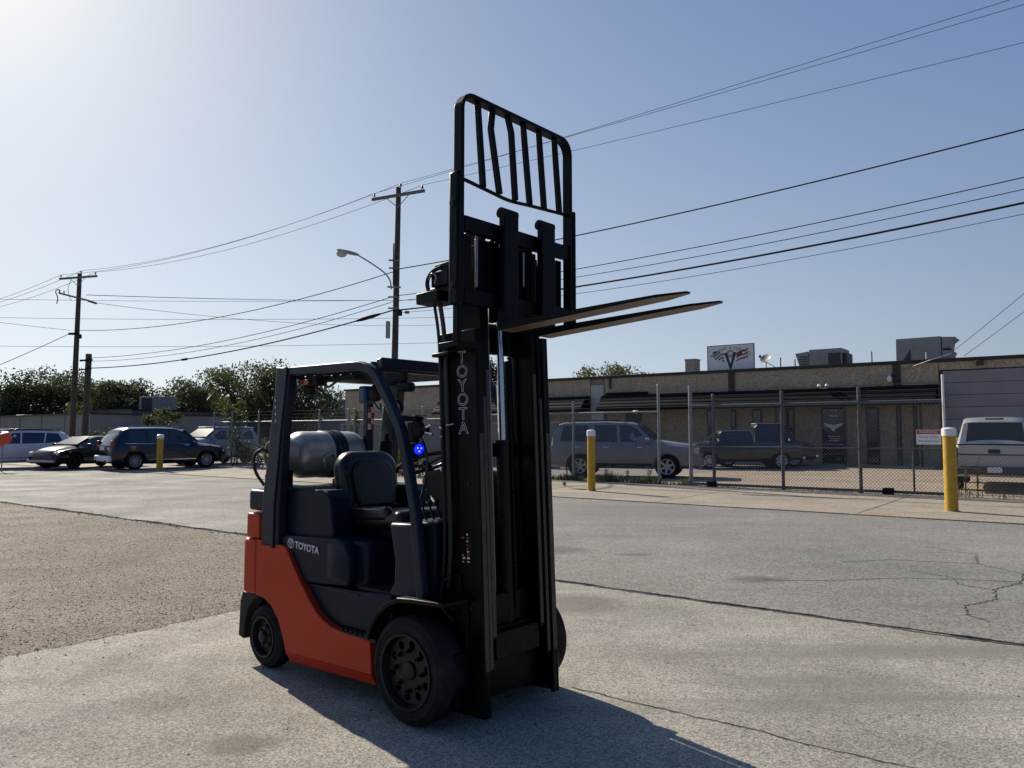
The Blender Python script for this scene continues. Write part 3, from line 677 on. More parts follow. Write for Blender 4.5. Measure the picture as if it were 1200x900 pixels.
# fenders and front wheels
FP = [(-.335, .40), (-.315, .47), (-.25, .56), (-.17, .625), (-.07, .665), (.05, .675), (.40, .685), (.40, .660), (.05, .648), (-.06, .638), (-.15, .60), (-.225, .54), (-.285, .46), (-.305, .40)]
for s in (-1, 1):
    mb = MB(); mb.prism([(min(x, .30 if s < 0 else .06), z) for x, z in FP], 'y', s * .31, s * .545); mb.obj('fender', M['black'], FL, bevel=.008, seg=3)
    MB().box((-.33, min(s * .31, s * .33), .12), (.10, max(s * .31, s * .33), .64)).obj('wheel_well', M['black'], FL)
def wheel(cx, y_out, r, w, s, rim_r, holes, name='wheel'):
    e = bpy.data.objects.new(name, None); COL.objects.link(e); e.parent = FL; e.location = (cx, y_out, r); e.empty_display_size = .1
    # y goes inward = +
    d = -s
    pr = [(.0, rim_r), (.0, rim_r + .012), (-.004, rim_r + .02), (-.001, rim_r + .026), (-.001, r - .052), (-.006, r - .048), (-.006, r - .040), (.0, r - .035), (.014, r - .010), (.035, r), (w - .035, r), (w - .014, r - .010), (w, r - .035), (w, rim_r)]
    MB().lathe([(d * t, q) for t, q in pr], (0, 0, 0), 'y', 56, closed=True).obj('tyre', M['rubber'], e, smooth=35)
    rg = [(-.002, rim_r + .002), (-.010, rim_r - .002), (-.010, rim_r - .014), (.012, rim_r - .022), (.03, rim_r - .028), (.05, rim_r - .028), (w - .02, rim_r - .01), (w - .02, rim_r + .001)]
    MB().lathe([(d * t, q) for t, q in rg], (0, 0, 0), 'y', 48, closed=True).obj('rim', M['rimblack'], e, smooth=40)
    dm = MB().lathe([(d * .032, .0), (d * .032, rim_r - .026), (d * .044, rim_r - .026), (d * .044, .0)] if False else [(d * .03, .002), (d * .03, rim_r - .027), (d * .046, rim_r - .027), (d * .046, .002)], (0, 0, 0), 'y', 48)
    disc = dm.obj('wheel_disc', M['rimblack'], e)
    if holes:
        cut = []
        for k in range(10):
            a = 2 * pi * k / 10 + .2; cut.append(MB().cyl(((rim_r - .062) * cos(a), -.1, (rim_r - .062) * sin(a)), ((rim_r - .062) * cos(a), .2, (rim_r - .062) * sin(a)), .0225, 14))
        for c in [cut]:
            allc = MB()
            for q in c: allc.add(q.v, q.f)
            boolean(disc, [allc])
        for k in range(8):
            a = 2 * pi * k / 8; q = rim_r * .52
            m2 = MB(); m2.cyl((q * cos(a), d * .03, q * sin(a)), (q * cos(a), d * .008, q * sin(a)), .013, 6); m2.cyl((q * cos(a), d * .012, q * sin(a)), (q * cos(a), -d * .006, q * sin(a)), .006, 8); m2.obj('wheel_nut', M['rimblack'], e)
        MB().lathe([(d * .03, .002), (d * .03, .050), (d * .018, .046), (d * .012, .030), (d * .012, .002)], (0, 0, 0), 'y', 28).obj('hub', M['rimblack'], e, bevel=.004)
    else:
        MB().lathe([(d * .03, .002), (d * .03, .075), (d * .012, .07), (d * .006, .045), (-d * .018, .036), (-d * .022, .002)], (0, 0, 0), 'y', 28).obj('hub', M['rimblack'], e, bevel=.004)
        for k in range(6):
            a = 2 * pi * k / 6 + .3; m2 = MB(); m2.cyl((.058 * cos(a), d * .02, .058 * sin(a)), (.058 * cos(a), -d * .0, .058 * sin(a)), .009, 6); m2.obj('wheel_nut', M['rimblack'], e)
    return e
for s in (-1, 1):
    wheel(0.0, s * .535, .285, .185, s, .20, True)
    wheel(-1.487, s * .475, .205, .135, s, .135, False)

# lettering on the side cover with the three-oval emblem
TM = frame_mtx((-1.010, -.4755, .832), (1, 0, -.06), (0, 0, 1))
text('TOYOTA', 'lettering', M['whitedecal'], FL, TM, .062, extrude=.0012, bold=.0014)
mb = MB()
def oval(cx_, cz_, ax, az, r=.0028, n=24): mb.tube([(cx_ + ax * cos(2 * pi * k / n), -.475, cz_ + az * sin(2 * pi * k / n)) for k in range(n)], r, 5, closed=True)
ex, ez = -1.186, .846
oval(ex, ez, .034, .030, .0024); oval(ex, ez + .010, .023, .011, .0022); oval(ex, ez, .010, .028, .0022); mb.obj('emblem', M['whitedecal'], FL, smooth=50)

# ---------------- mast (leaning back slightly)
def L_(mb): return mb.map(lean)
def rail(name, s, y0, y1, x0, x1, z0, z1, fl=.016):
    """C-section: web outside, two flanges"""
    mb = MB(); yo, yi = (s * y1, s * y0)
    def yb(a, b): return (min(a, b), max(a, b))
    a, b = yb(yo, yo - s * fl); mb.box((x0, a, z0), (x1, b, z1))
    a, b = yb(yo - s * fl, yi); mb.box((x1 - .028, a, z0), (x1, b, z1)); mb.box((x0, a, z0), (x0 + .028, b, z1))
    L_(mb); return mb.obj(name, [M['black']], FL, bevel=.004)
for s in (-1, 1):
    rail('outer_mast_rail', s, .265, .315, .10, .375, .06, 2.12)
    rail('middle_mast_rail', s, .228, .26, .205, .365, .28, 2.60)
    rail('inner_mast_rail', s, .185, .222, .20, .355, .44, 2.70)
    # polished running strips on the rail faces
    for (y0, y1, z0, z1, x) in ((.272, .304, .30, 1.55, .3762), (.232, .256, .3, 1.75, .3662), (.189, .217, .46, 1.9, .3562)):
        mb = MB(); mb.box((x, min(s * y0, s * y1), z0), (x + .0012, max(s * y0, s * y1), z1)); L_(mb).obj('rail_wear_strip', M['railface'], FL)
    mb = MB(); mb.box((.02, min(s * .33, s * .317), .52), (.23, max(s * .33, s * .317), .80)); L_(mb).obj('tilt_bracket', M['black'], FL, bevel=.006)
    mb = MB(); mb.box((.12, min(s * .40, s * .317), 1.98), (.25, max(s * .40, s * .317), 2.0)); mb.box((.12, min(s * .34, s * .317), 1.92), (.14, max(s * .34, s * .317), 1.98)); L_(mb).obj('hose_guide', M['black'], FL, bevel=.003)
for (x0, x1, z0, z1) in ((.18, .214, 2.02, 2.12), (.15, .2, 1.42, 1.5), (.16, .204, .20, .34)):
    mb = MB(); mb.box((x0, -.30, z0), (x1, .30, z1)); L_(mb).obj('mast_crossmember', M['black'], FL, bevel=.004)
mb = MB(); mb.box((.30, -.184, .33), (.345, .184, .47)); L_(mb).obj('mast_crossmember', M['black'], FL, bevel=.004, label='lower front crossmember')
mb = MB(); mb.box((.20, -.184, .475), (.30, .184, .49)); L_(mb).obj('cylinder_shelf', M['black'], FL)
mb = MB(); mb.box((.17, -.222, 2.60), (.199, .222, 2.70)); L_(mb).obj('mast_crossmember', M['black'], FL, bevel=.004)
mb = MB(); mb.box((.14, -.26, 2.50), (.169, .26, 2.59)); L_(mb).obj('mast_crossmember', M['black'], FL, bevel=.004)
# lift cylinder with chrome rod
mb = MB(); mb.cyl((.25, .022, .49), (.25, .022, 1.50), .038, 24); mb.cyl((.25, .022, 1.50), (.25, .022, 1.515), .042, 24); mb.cyl((.25, .022, .95), (.25, .022, .96), .0395, 24); L_(mb).obj('lift_cylinder', M['plastic'], FL, smooth=40)
mb = MB(); mb.cyl((.25, .022, 1.51), (.25, .022, 2.55), .024, 20); L_(mb).obj('piston_rod', M['chrome'], FL, smooth=40)
mb = MB(); mb.tube([(.24, -.065, 2.55), (.24, -.062, 1.55), (.235, -.06, .55)], .006, 6); L_(mb).obj('hydraulic_pipe', M['steel'], FL, smooth=40)
for s in (-1, 1):
    mb = MB(); mb.cyl((.13, s * .235, .5), (.13, s * .235, 2.0), .03, 16); L_(mb).obj('lift_cylinder', M['black'], FL, smooth=40)
    mb = MB()
    yc = -.15 if s < 0 else .055
    for k in range(110):
        z = .56 + k * .018; ww = .011 if k % 2 else .007
        mb.box((.285, yc - ww, z), (.295, yc + ww, z + .014))
    L_(mb); mb.obj('lift_chain', M['black'], FL, kind='stuff')
# hoses down the right of the mast
for (y, x) in ((-.345, .125), (-.335, .155), (-.35, .18)):
    mb = MB(); mb.tube(smooth_path([(x + .02, y - .05, 2.36), (x, y - .03, 2.28), (x, y, 2.05), (x + .005, y, 1.5), (x + .01, y, 1.0), (x - .03, y + .01, .72)], 5), .0095, 7); L_(mb).obj('hydraulic_hose', M['hose'], FL, smooth=50)
mb = MB(); mb.cyl((.19, -.365, 1.60), (.245, -.365, 1.605), .005); mb.ball((.155, -.375, 1.585), .009); mb.ball((.155, -.375, 1.54), .009); L_(mb).obj('hose_fitting', M['steel'], FL, smooth=40)
mb = MB(); mb.box((.02, -.33, .60), (.2, -.318, .66)); mb.tube(smooth_path([(.17, -.34, .78), (.11, -.345, .74), (.10, -.345, .62), (.18, -.34, .55)], 6), .010, 7); L_(mb).obj('hydraulic_hose', M['hose'], FL, smooth=40)
# vertical lettering on the rail
for i, ch in enumerate('TOYOTA'):
    z = 1.965 - i * .0775
    m_ = frame_mtx((.268 - LEAN * (z - .1) + .003, -.3165, z), (1, 0, LEAN), (-LEAN, 0, 1))
    text(ch, 'lettering', M['outline'], FL, m_ @ Matrix.Diagonal((1.12, 1, 1, 1)), .096, outline=.0017)
# worn warning decal low on the rail
mb = MB(); r_ = random.Random(4)
for c in range(2):
    for k in range(9):
        if r_.random() < .78:
            z = .86 + k * .018; x = .235 + c * .036 + r_.uniform(0, .004); mb.box((x, -.3165, z), (x + r_.uniform(.008, .022), -.3152, z + r_.uniform(.004, .012)), 0 if r_.random() < .75 else 1)
L_(mb).obj('worn_decal', [M['whitedecal'], M['redtape']], FL)

def C_(mb): return mb.map(lambda x, y, z: (x, y, z + LEAN * (x - .33)))
# carriage, forks, load backrest
mb = MB(); mb.box((.315, -.46, 2.62), (.355, .46, 2.705)); mb.box((.315, -.46, 2.235), (.355, .46, 2.315)); mb.box((.28, -.15, 2.30), (.315, -.11, 2.67)); mb.box((.28, .11, 2.30), (.315, .15, 2.67))
mb.box((.22, -.132, 2.18), (.31, -.10, 2.66)); mb.box((.22, .10, 2.18), (.31, .132, 2.66)); C_(mb).obj('fork_carriage', M['black'], FL, bevel=.006)
for (y0, y1) in ((-.44, -.35), (-.31, -.14), (-.07, .20), (.27, .31), (.40, .45)):
    mb = MB(); mb.box((.28, y0, 2.316), (.30, y1, 2.619)); C_(mb).obj('carriage_plate', M['black'], FL, bevel=.004)
mb = MB(); mb.cyl((.32, -.333, 2.34), (.32, -.333, 2.62), .008); mb.cyl((.32, .06, 2.40), (.32, .06, 2.60), .008); C_(mb).obj('carriage_hose', M['steel'], FL, smooth=40)
for yc in (-.135, .20):
    e = MB(); e.box((.357, yc - .062, 2.145), (.400, yc + .062, 2.79)); C_(e)
    fo = e.obj('fork', M['black'], FL, bevel=.006)
    mb = MB(); tip = 1.48
    V = []; n = 9
    for i in range(n):
        t = i / (n - 1); x = .36 + (tip - .36) * t; th = .042 * (1 - .78 * t); hw = .062
        if t > .82: hw *= sqrt(max(.05, 1 - ((t - .82) / .18) ** 2 * .93))
        zt = 2.155 + .0; V += [(x, yc - hw, zt - th), (x, yc + hw, zt - th), (x, yc + hw, zt), (x, yc - hw, zt)]
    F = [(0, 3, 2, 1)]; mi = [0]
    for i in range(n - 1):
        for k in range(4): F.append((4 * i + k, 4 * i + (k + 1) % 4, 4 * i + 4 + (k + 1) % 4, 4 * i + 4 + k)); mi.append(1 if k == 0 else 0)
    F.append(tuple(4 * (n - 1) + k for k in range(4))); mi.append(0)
    mb.add(V, F); mb.mi = mi; C_(mb).obj('blade', [M['black'], M['forkbrown']], fo)
    mb = MB(); mb.cyl((.37, yc - .062, 2.77), (.37, yc + .062, 2.77), .03, 16); mb.box((.352, yc - .05, 2.745), (.372, yc + .05, 2.775)); C_(mb).obj('fork_hook', M['black'], fo, smooth=35)
# backrest
bx = .335
mb = MB(); zt = 3.365; rc = .085
pth = [(bx, -.485, 2.24), (bx, -.485, zt - rc)] + [(bx, -.485 + rc * (1 - cos(a)), zt - rc + rc * sin(a)) for a in [pi / 2 * k / 5 for k in range(1, 6)]]
pth += [(bx, .470 - rc * (1 - cos(a)), zt - rc + rc * sin(a)) for a in [pi / 2 * (5 - k) / 5 for k in range(0, 6)]] + [(bx, .470, 2.22)]
# flat-bar frame: deep in x, thin in the plane
V = []; F = []; P = [Vector(p) for p in pth]
for i, p in enumerate(P):
    d = (P[min(i + 1, len(P) - 1)] - P[max(i - 1, 0)]).normalized(); n = Vector((0, -d.z, d.y))
    for a, b in ((-1, -1), (1, -1), (1, 1), (-1, 1)): V.append(p + n * a * .011 + Vector((b * .030, 0, 0)))
F.append((3, 2, 1, 0))
for i in range(len(P) - 1):
    for k in range(4): F.append((4 * i + k, 4 * i + (k + 1) % 4, 4 * i + 4 + (k + 1) % 4, 4 * i + 4 + k))
F.append(tuple(4 * (len(P) - 1) + k for k in range(4)))
mb.add(V, F); C_(mb); lb = mb.obj('load_backrest', M['black'], FL, bevel=.003)
for s, yy in ((-1, -.512), (1, .498)):
    mb = MB(); mb.box((bx - .036, yy - .016, 2.22), (bx + .036, yy + .016, 2.93)); C_(mb); o = mb.obj('backrest_bracket', M['black'], lb, bevel=.012)
    for z in (2.32, 2.76):
        mb = MB(); mb.cyl((bx, yy - .016, z), (bx, yy - .026, z), .015, 6); mb.cyl((bx, yy - .016, z), (bx, yy - .020, z), .024, 16); C_(mb).obj('bolt', M['rimblack'], o)
mb = MB(); mb.box((.315, -.508, 2.03), (.35, -.475, 2.225)); C_(mb).obj('backrest_stay', M['black'], lb, bevel=.003)
mb = MB(); mb.box((.20, -.50, 2.005), (.35, -.33, 2.035)); C_(mb).obj('stay_foot', M['black'], lb, bevel=.003)
bars = [[(-.345, 3.352), (-.30, 2.895)], [(-.225, 3.352), (-.238, 3.24), (-.165, 2.89)], [(-.095, 3.352), (-.065, 3.27), (-.03, 2.885)], [(.04, 3.352), (.10, 2.89)], [(.185, 3.352), (.235, 2.895)], [(.335, 3.352), (.385, 2.90)]]
for b in bars:
    mb = MB(); V = []
    for (y, z) in b:
        for a, c in ((-1, -1), (1, -1), (1, 1), (-1, 1)): V.append((bx + c * .016, y + a * .013, z))
    F = [(3, 2, 1, 0)]
    for i in range(len(b) - 1):
        for k in range(4): F.append((4 * i + k, 4 * i + (k + 1) % 4, 4 * i + 4 + (k + 1) % 4, 4 * i + 4 + k))
    F.append(tuple(4 * (len(b) - 1) + k for k in range(4))); mb.add(V, F); C_(mb).obj('backrest_bar', M['black'], lb, bevel=.003)
mb = MB(); mb.tube(smooth_path([(bx, -.475, 2.905), (bx, -.25, 2.885), (bx, -.08, 2.872), (bx, .12, 2.885), (bx, .462, 2.905)], 4), .010, 6); C_(mb).obj('backrest_rail', M['black'], lb, smooth=50)
# attachment bracket sticking out beside the carriage
mb = MB(); mb.box((.11, -.50, 2.265), (.28, -.40, 2.325)); mb.box((.12, -.42, 2.27), (.31, -.32, 2.36)); L_(mb).obj('side_bracket', M['black'], FL, bevel=.004)
mb = MB(); mb.box((.17, -.44, 2.36), (.30, -.34, 2.44)); mb.tube(smooth_path([(.18, -.44, 2.28), (.15, -.45, 2.38), (.19, -.45, 2.44), (.26, -.44, 2.46)], 6), .013, 7); mb.box((.19, -.43, 2.46), (.31, -.33, 2.485)); L_(mb).obj('hose_reel', M['plastic'], FL, bevel=.005)
mb = MB(); mb.tube(smooth_path([(.17, -.455, 2.40), (.20, -.46, 2.43), (.23, -.458, 2.41), (.22, -.46, 2.37)], 5), .005, 6); L_(mb).obj('hose_clip', M['steel'], FL, smooth=40)
mb = MB(); mb.box((.19, -.245, 2.12), (.205, .245, 2.2)); L_(mb).obj('mast_crossmember', M['black'], FL)

# small hardware
for z in (.30, .62, .95, 1.28, 1.62):
    mb = MB(); mb.cyl((.30, -.3155, z), (.30, -.321, z), .011, 6); L_(mb).obj('rail_bolt', M['rimblack'], FL)
MB().box((-1.02, -.4985, .372), (-.99, -.46, .388)).obj('step_bracket', M['black'], FL)
# ------------------------------------------------------------------ street things
def bollard(a, b, h, r, z, label):
    x, y, _ = st(a, b); e = empty('bollard', (x, y, z), 0, label, 'bollard', 'yellow bollards with white caps along the far kerb')
    MB().cyl((0, 0, -.05), (0, 0, h - .17), r, 24).obj('post', M['yellow'], e, smooth=40)
    MB().lathe([(h - .17, r + .012), (h - .03, r + .012), (h - .008, r - .02), (h, .01)], (0, 0, 0), 'z', 24).obj('cap', M['white'], e, smooth=50)
    MB().lathe([(0, r + .05), (.012, r + .03), (.015, r)], (0, 0, 0), 'z', 20).obj('base_collar', M['apron'], e)
    return e
def at_px(px, b):
    """point of street line b seen at photo column px"""
    t = (px - 600) / 901; D = b / (NX * t + NY); x = t * D; return (x * SX + D * SY), b   # returns a, b
bollard(*at_px(1111, 17.3), 1.64, .118, .03, 'nearest yellow bollard, in front of the gate beside the white pickup')
bollard(*at_px(692.5, 17.7), 1.62, .105, .03, 'middle yellow bollard on the apron in front of the grey SUV')
bollard(*at_px(189, 16.6), 1.48, .125, .03, 'farthest yellow bollard in front of the dark blue SUV')

def insulator(parent, x, y, z, m=None):
    mb = MB(); mb.lathe([(0, .012), (.06, .012), (.06, .05), (.09, .035), (.10, .06), (.13, .04), (.14, .05), (.17, .035), (.19, .03), (.20, .01)], (x, y, z), 'z', 10)
    return mb.obj('insulator', M['ceramic'], parent, smooth=40)
CP = Vector((-5.27, 34.0, 0)); LP = Vector((-28.55, 50.0, 0)); TP = Vector((17.0, 17.9, 0)); FP4 = Vector((-51.0, 66.0, 0))
def pole(name, P, h, r0, r1, arm_len, arm_z, ang, label, lean_x=0.):
    e = empty(name, P, 0, label, 'utility pole')
    mb = MB(); n = 8; mb.tube([(lean_x * k / n, 0, -.2 + (h + .2) * k / n) for k in range(n + 1)], [r0 + (r1 - r0) * k / n for k in range(n + 1)], 12)
    mb.obj('post', M['wood'], e, smooth=50)
    ends = []
    if arm_len:
        d = Vector((cos(ang), sin(ang), 0)); o = Vector((lean_x * arm_z / h, -.17, arm_z))
        MB().bar(o - d * arm_len / 2, o + d * arm_len / 2, .10, .13).obj('crossarm', M['woodgrey'], e, bevel=.01)
        mb = MB(); 
        for s in (-1, 1): mb = MB(); mb.bar(o + d * s * .7 + Vector((0, -.06, 0)), o + Vector((0, .02, -.55)), .012, .035); mb.obj('arm_brace', M['galv'], e)
        for t in (-arm_len / 2 + .12, .0, arm_len / 2 - .12):
            q = o + d * t; zz = .065 if t else .0
            if t == 0: q = Vector((lean_x + .0, 0, h - .02)) + d * .12; 
            insulator(e, q.x, q.y, q.z + zz)
            ends.append(P + q + Vector((0, 0, .2 + zz)))
    return e, ends
AANG = rad(-20)
cpole, cends = pole('utility_pole', CP, 12.6, .17, .115, 2.85, 12.2, rad(-27), 'tall wooden utility pole with a street lamp, behind the forklift', .16)
lpole, lends = pole('utility_pole', LP, 12.05, .20, .13, 3.1, 11.75, rad(-17), 'tall left utility pole with two crossarms above the black sedan', .12)
# extra cross arm & gear on the left pole
mb = MB(); MB().bar((-1.1, -.2, 10.72), (.85, -.2, 10.22), .09, .11).obj('crossarm', M['woodgrey'], lpole, bevel=.01)
insulator(lpole, -.75, -.2, 10.66); insulator(lpole, -1.05, -.2, 10.75)
mb = MB(); mb.tube(smooth_path([(-1.0, -.2, 10.75), (-1.15, -.2, 10.95), (-1.3, -.2, 10.8), (-1.15, -.2, 10.4), (-1.2, -.2, 10.0)], 6), .03, 6); mb.obj('jumper_cable', M['wire'], lpole, smooth=50)
mb = MB(); mb.tube(smooth_path([(-.3, -.2, 11.6), (-.5, -.2, 11.0), (-.35, -.2, 10.4), (-.2, -.2, 10.2)], 6), .015, 6); mb.obj('jumper_cable', M['wire'], lpole, smooth=50)
mb = MB(); mb.tube([(.85, -.2, 10.2), (1.1, -.2, 10.12), (1.4, -.2, 10.03)], .07, 8); mb.obj('dead_end_insulator', M['ceramic'], lpole, smooth=40)
mb = MB(); mb.box((-.32, -.3, 7.95), (.35, -.2, 8.1)); mb.obj('cable_clamp', M['wire'], lpole, bevel=.01)
mb = MB(); mb.ball((.45, -.25, 7.85), (.09, .09, .16)); mb.obj('cable_end', M['wire'], lpole, smooth=40)
spole, _ = pole('utility_pole', Vector((-27.3, 49.2, 0)), 6.65, .21, .18, 0, 0, 0, 'short dark utility pole standing close beside the tall left pole', .1)
mb = MB(); mb.bar((-.35, -.2, 6.2), (.45, -.2, 6.25), .08, .12); spx = mb.obj('bracket', M['wire'], spole)
mb = MB(); mb.bar((-.4, -.2, 5.6), (.4, -.2, 5.7), .06, .08); mb.obj('bracket', M['wire'], spole)
# gear on the centre pole
mb = MB(); mb.bar((.0, -.2, 8.1), (.0, -.2, 10.0), .05, .05); mb.obj('conduit', M['wire'], cpole)
for z, l in ((9.25, .5), (8.9, .45), (8.05, .6), (7.6, .5), (7.1, .5)):
    mb = MB(); mb.bar((-l * .45, -.18, z), (l * .55, -.18, z - .02), .05, .07); mb.obj('cable_bracket', M['galv'], cpole)
mb = MB(); mb.box((-.30, -.32, 5.75), (-.13, -.12, 6.5)); mb.obj('meter_box', M['lampgrey'], cpole, bevel=.01)
mb = MB(); mb.box((.25, -.26, 6.75), (.40, -.14, 6.98)); mb.obj('cable_box', M['wire'], cpole, bevel=.01)
mb = MB(); mb.box((.52, -.26, 6.85), (.72, -.14, 6.96)); mb.obj('cable_box', M['woodgrey'], cpole, bevel=.01)
# street lamp on the centre pole
sl = empty('street_lamp', CP, 0, 'street lamp with curved arm fixed to the middle utility pole', 'street lamp')
mb = MB(); mb.tube(smooth_path([(-.10, -.15, 7.95), (-.16, -.2, 8.35), (-.42, -.4, 8.68), (-1.0, -.8, 9.05), (-1.42, -1.0, 9.28)], 6), .032, 8); mb.obj('lamp_arm', M['galv'], sl, smooth=50)
mb = MB(); V = []
for t, w_, zt, zb in ((0, .05, .05, -.05), (.12, .09, .09, -.07), (.35, .14, .12, -.09), (.6, .17, .12, -.05), (.78, .15, .09, -.03), (.86, .06, .03, -.01)):
    V += [(-1.36 - t * 1.1, -.98 - w_ - t * .42, 9.29 + t * .16), (-1.36 - t * 1.1, -.98 - t * .42, 9.29 + t * .16 + zt * 1.3), (-1.36 - t * 1.1, -.98 + w_ - t * .42, 9.29 + t * .16), (-1.36 - t * 1.1, -.98 - t * .42, 9.29 + t * .16 + zb * 1.3)]
F = [(3, 2, 1, 0)]
for i in range(5):
    for k in range(4): F.append((4 * i + k, 4 * i + (k + 1) % 4, 4 * i + 4 + (k + 1) % 4, 4 * i + 4 + k))
F.append((20, 21, 22, 23)); mb.add(V, F); mb.obj('lamp_head', M['lampgrey'], sl, sub=2)
MB().ball((-2.08, -1.24, 9.31), (.24, .17, .18), 14, 8).obj('lamp_glass', M['lampglass'], sl, smooth=60)

# ------------------------------------------------------------------ overhead cables
PITCH = rad(3.68)
def project(p):
    q = Vector(p) - Vector((0, 0, 1.55)); f = q.y * cos(PITCH) + q.z * sin(PITCH); u = -q.y * sin(PITCH) + q.z * cos(PITCH)
    return 600 + 901 * q.x / f, 450 - 901 * u / f
def sag_pts(A, B, sag, n=40): return [A.lerp(B, k / n) - Vector((0, 0, 4 * sag * (k / n) * (1 - k / n))) for k in range(n + 1)]
def y_at(pts, px):
    pr = [project(p) for p in pts]
    for a, b in zip(pr, pr[1:]):
        if (a[0] - px) * (b[0] - px) <= 0 and a[0] != b[0]: return a[1] + (b[1] - a[1]) * (px - a[0]) / (b[0] - a[0])
    return None
def cable(A, B, sag, r, m, label, group=None, fit=None, name='overhead_cable'):
    """hang a cable from A to B; fit=(px, y): the height of end B is found so that it crosses column px at y in the photo"""
    A = Vector(A); B = Vector(B)
    if fit:
        lo, hi = -3., 30.
        for _ in range(40):
            mid = (lo + hi) / 2; B.z = mid; yy = y_at(sag_pts(A, B, sag), fit[0])
            if yy is None or yy < fit[1]: hi = mid
            else: lo = mid
    o = MB().tube(sag_pts(A, B, sag), r, 5).obj(name, m, smooth=60); top(o, label, 'cable', group); return A, B
thin = 'thin power lines along the top of the poles'
for i, y1200 in enumerate((-5, 5.5, 50)):
    q = ('upper', 'middle', 'lower')[i]
    cable(cends[i], TP + Vector((-.9 + .9 * i, -.8 + .9 * i, 12)), .08, .009, M['thinwire'], f'{q} of the three thin power lines running off the top right corner', thin, (1199, y1200))
    cable(lends[i], cends[i], .7, .011, M['thinwire'], f'{("leftmost", "middle", "rightmost")[i]} thin power line between the tops of the two tall poles', thin)
    cable(lends[i], FP4 + Vector((-1.2 + 1.2 * i, 0, 11.6)), .6, .013, M['thinwire'], f'{("leftmost", "middle", "rightmost")[i]} thin power line leaving the left pole towards the left', thin)
def zat(P, y, dx=0):   # height on a pole for photo row y
    lo, hi = 0., 20.
    for _ in range(40):
        m_ = (lo + hi) / 2
        if project((P.x + dx, P.y - .2, m_))[1] < y: hi = m_
        else: lo = m_
    return lo
def cpz(y): return Vector((CP.x + .05, CP.y - .2, zat(CP, y)))
comm = 'communication cables crossing behind the mast'
for i, (y0, y1, r, sag, nm) in enumerate(((316, 152, .024, .35, 'black service cable highest above the building roof'), (347, 208, .016, .4, 'thin cable second below the highest black cable'),
        (353, 222, .013, .45, 'thin cable between the second cable and the thickest one'), (364, 238, .034, .40, 'thickest black cable passing behind the backrest to the right edge'), (367, 251, .010, .5, 'faint lowest cable just under the thickest black cable'))):
    cable(cpz(y0), TP + Vector((0, 0, 9)), sag, r, M['wire'] if i < 4 else M['thinwire'], nm, comm, (1199, y1))
cable(cpz(318), Vector((LP.x, LP.y - .2, zat(LP, 387))), .75, .02, M['wire'], 'black cable sagging between the street lamp height and the left pole', comm)
ssp = Vector((-27.2, 49.0, 0))
cable(cpz(347), Vector((ssp.x + .3, ssp.y, zat(ssp, 419))), .55, .017, M['wire'], 'upper of three cables from the middle pole to the short pole', comm)
cable(cpz(353), Vector((ssp.x + .3, ssp.y, zat(ssp, 423))), .6, .014, M['wire'], 'middle of three cables from the middle pole to the short pole', comm)
A_, B_ = cable(cpz(363), Vector((ssp.x + .3, ssp.y, zat(ssp, 431))), .55, .032, M['wire'], 'lower thick black cable from the middle pole to the short pole', comm)
pt = sag_pts(A_, B_, .55)
sp = MB().tube([pt[1].lerp(pt[2], .3), pt[2], pt[3], pt[4].lerp(pt[3], .4)], [.045, .085, .085, .045], 10).obj('cable_splice', M['wire'], smooth=50); top(sp, 'fat black splice case hanging on the thick cable left of the middle pole', 'cable splice')
o_ = MB().tube([pt[24], pt[25].lerp(pt[24], .3)], .07, 8).obj('cable_splice', M['wire'], smooth=50); top(o_, 'small black splice box on the cables half way to the left pole', 'cable splice')
p0 = project(pt[24])
# guy and cross wires around the left pole
cable(Vector((LP.x - .3, LP.y - .2, zat(LP, 391))), Vector((-36, 40, 0)), .3, .02, M['wire'], 'black cable dropping from the left pole to the left edge', comm, (1, 427))
cable(Vector((LP.x - .3, LP.y - .2, zat(LP, 387))), Vector((-60, 52, 7)), .35, .014, M['wire'], 'thin cable leaving the left pole almost level to the left', comm, (1, 378))
far_ = 'distant wires level behind the poles'
for k, (ya, yb, lb) in enumerate(((349, 352, 'highest distant wire crossing the sky behind the left pole'), (371, 373, 'second distant wire behind the left pole'), (405, 403, 'lowest distant wire just above the treetops'), (345, 352, 'distant wire running from the left pole towards the middle pole'))):
    Ax, Ay = (-76, 92); x0 = 0
    if k == 3: A = Vector((LP.x + .6, LP.y, zat(LP, 345)))
    else: A = Vector((-.70 * 92, 92, 1.55 + (508 - ya) * 92 / 901 + 0))
    B = Vector((-.05 * 92, 92, 10))
    cable(A, B, .3, .022, M['thinwire'], lb, far_, (455, yb))
cable(Vector((LP.x + 1.4, LP.y - .2, zat(LP, 355))), Vector((-6, 70, 9)), .6, .014, M['thinwire'], 'thin wire sloping down from the left pole insulator towards the middle', far_, (250, 371))
g2 = 'drop wires to the building roof'
cable(Vector((19.0, 33.5, 4.9)), Vector((22, 24, 10)), .1, .012, M['thinwire'], 'upper drop wire rising from the right building roof', g2, (1199, 345))
cable(Vector((19.6, 33.2, 4.9)), Vector((23, 24, 10)), .1, .012, M['thinwire'], 'lower drop wire rising from the right building roof', g2, (1199, 366))

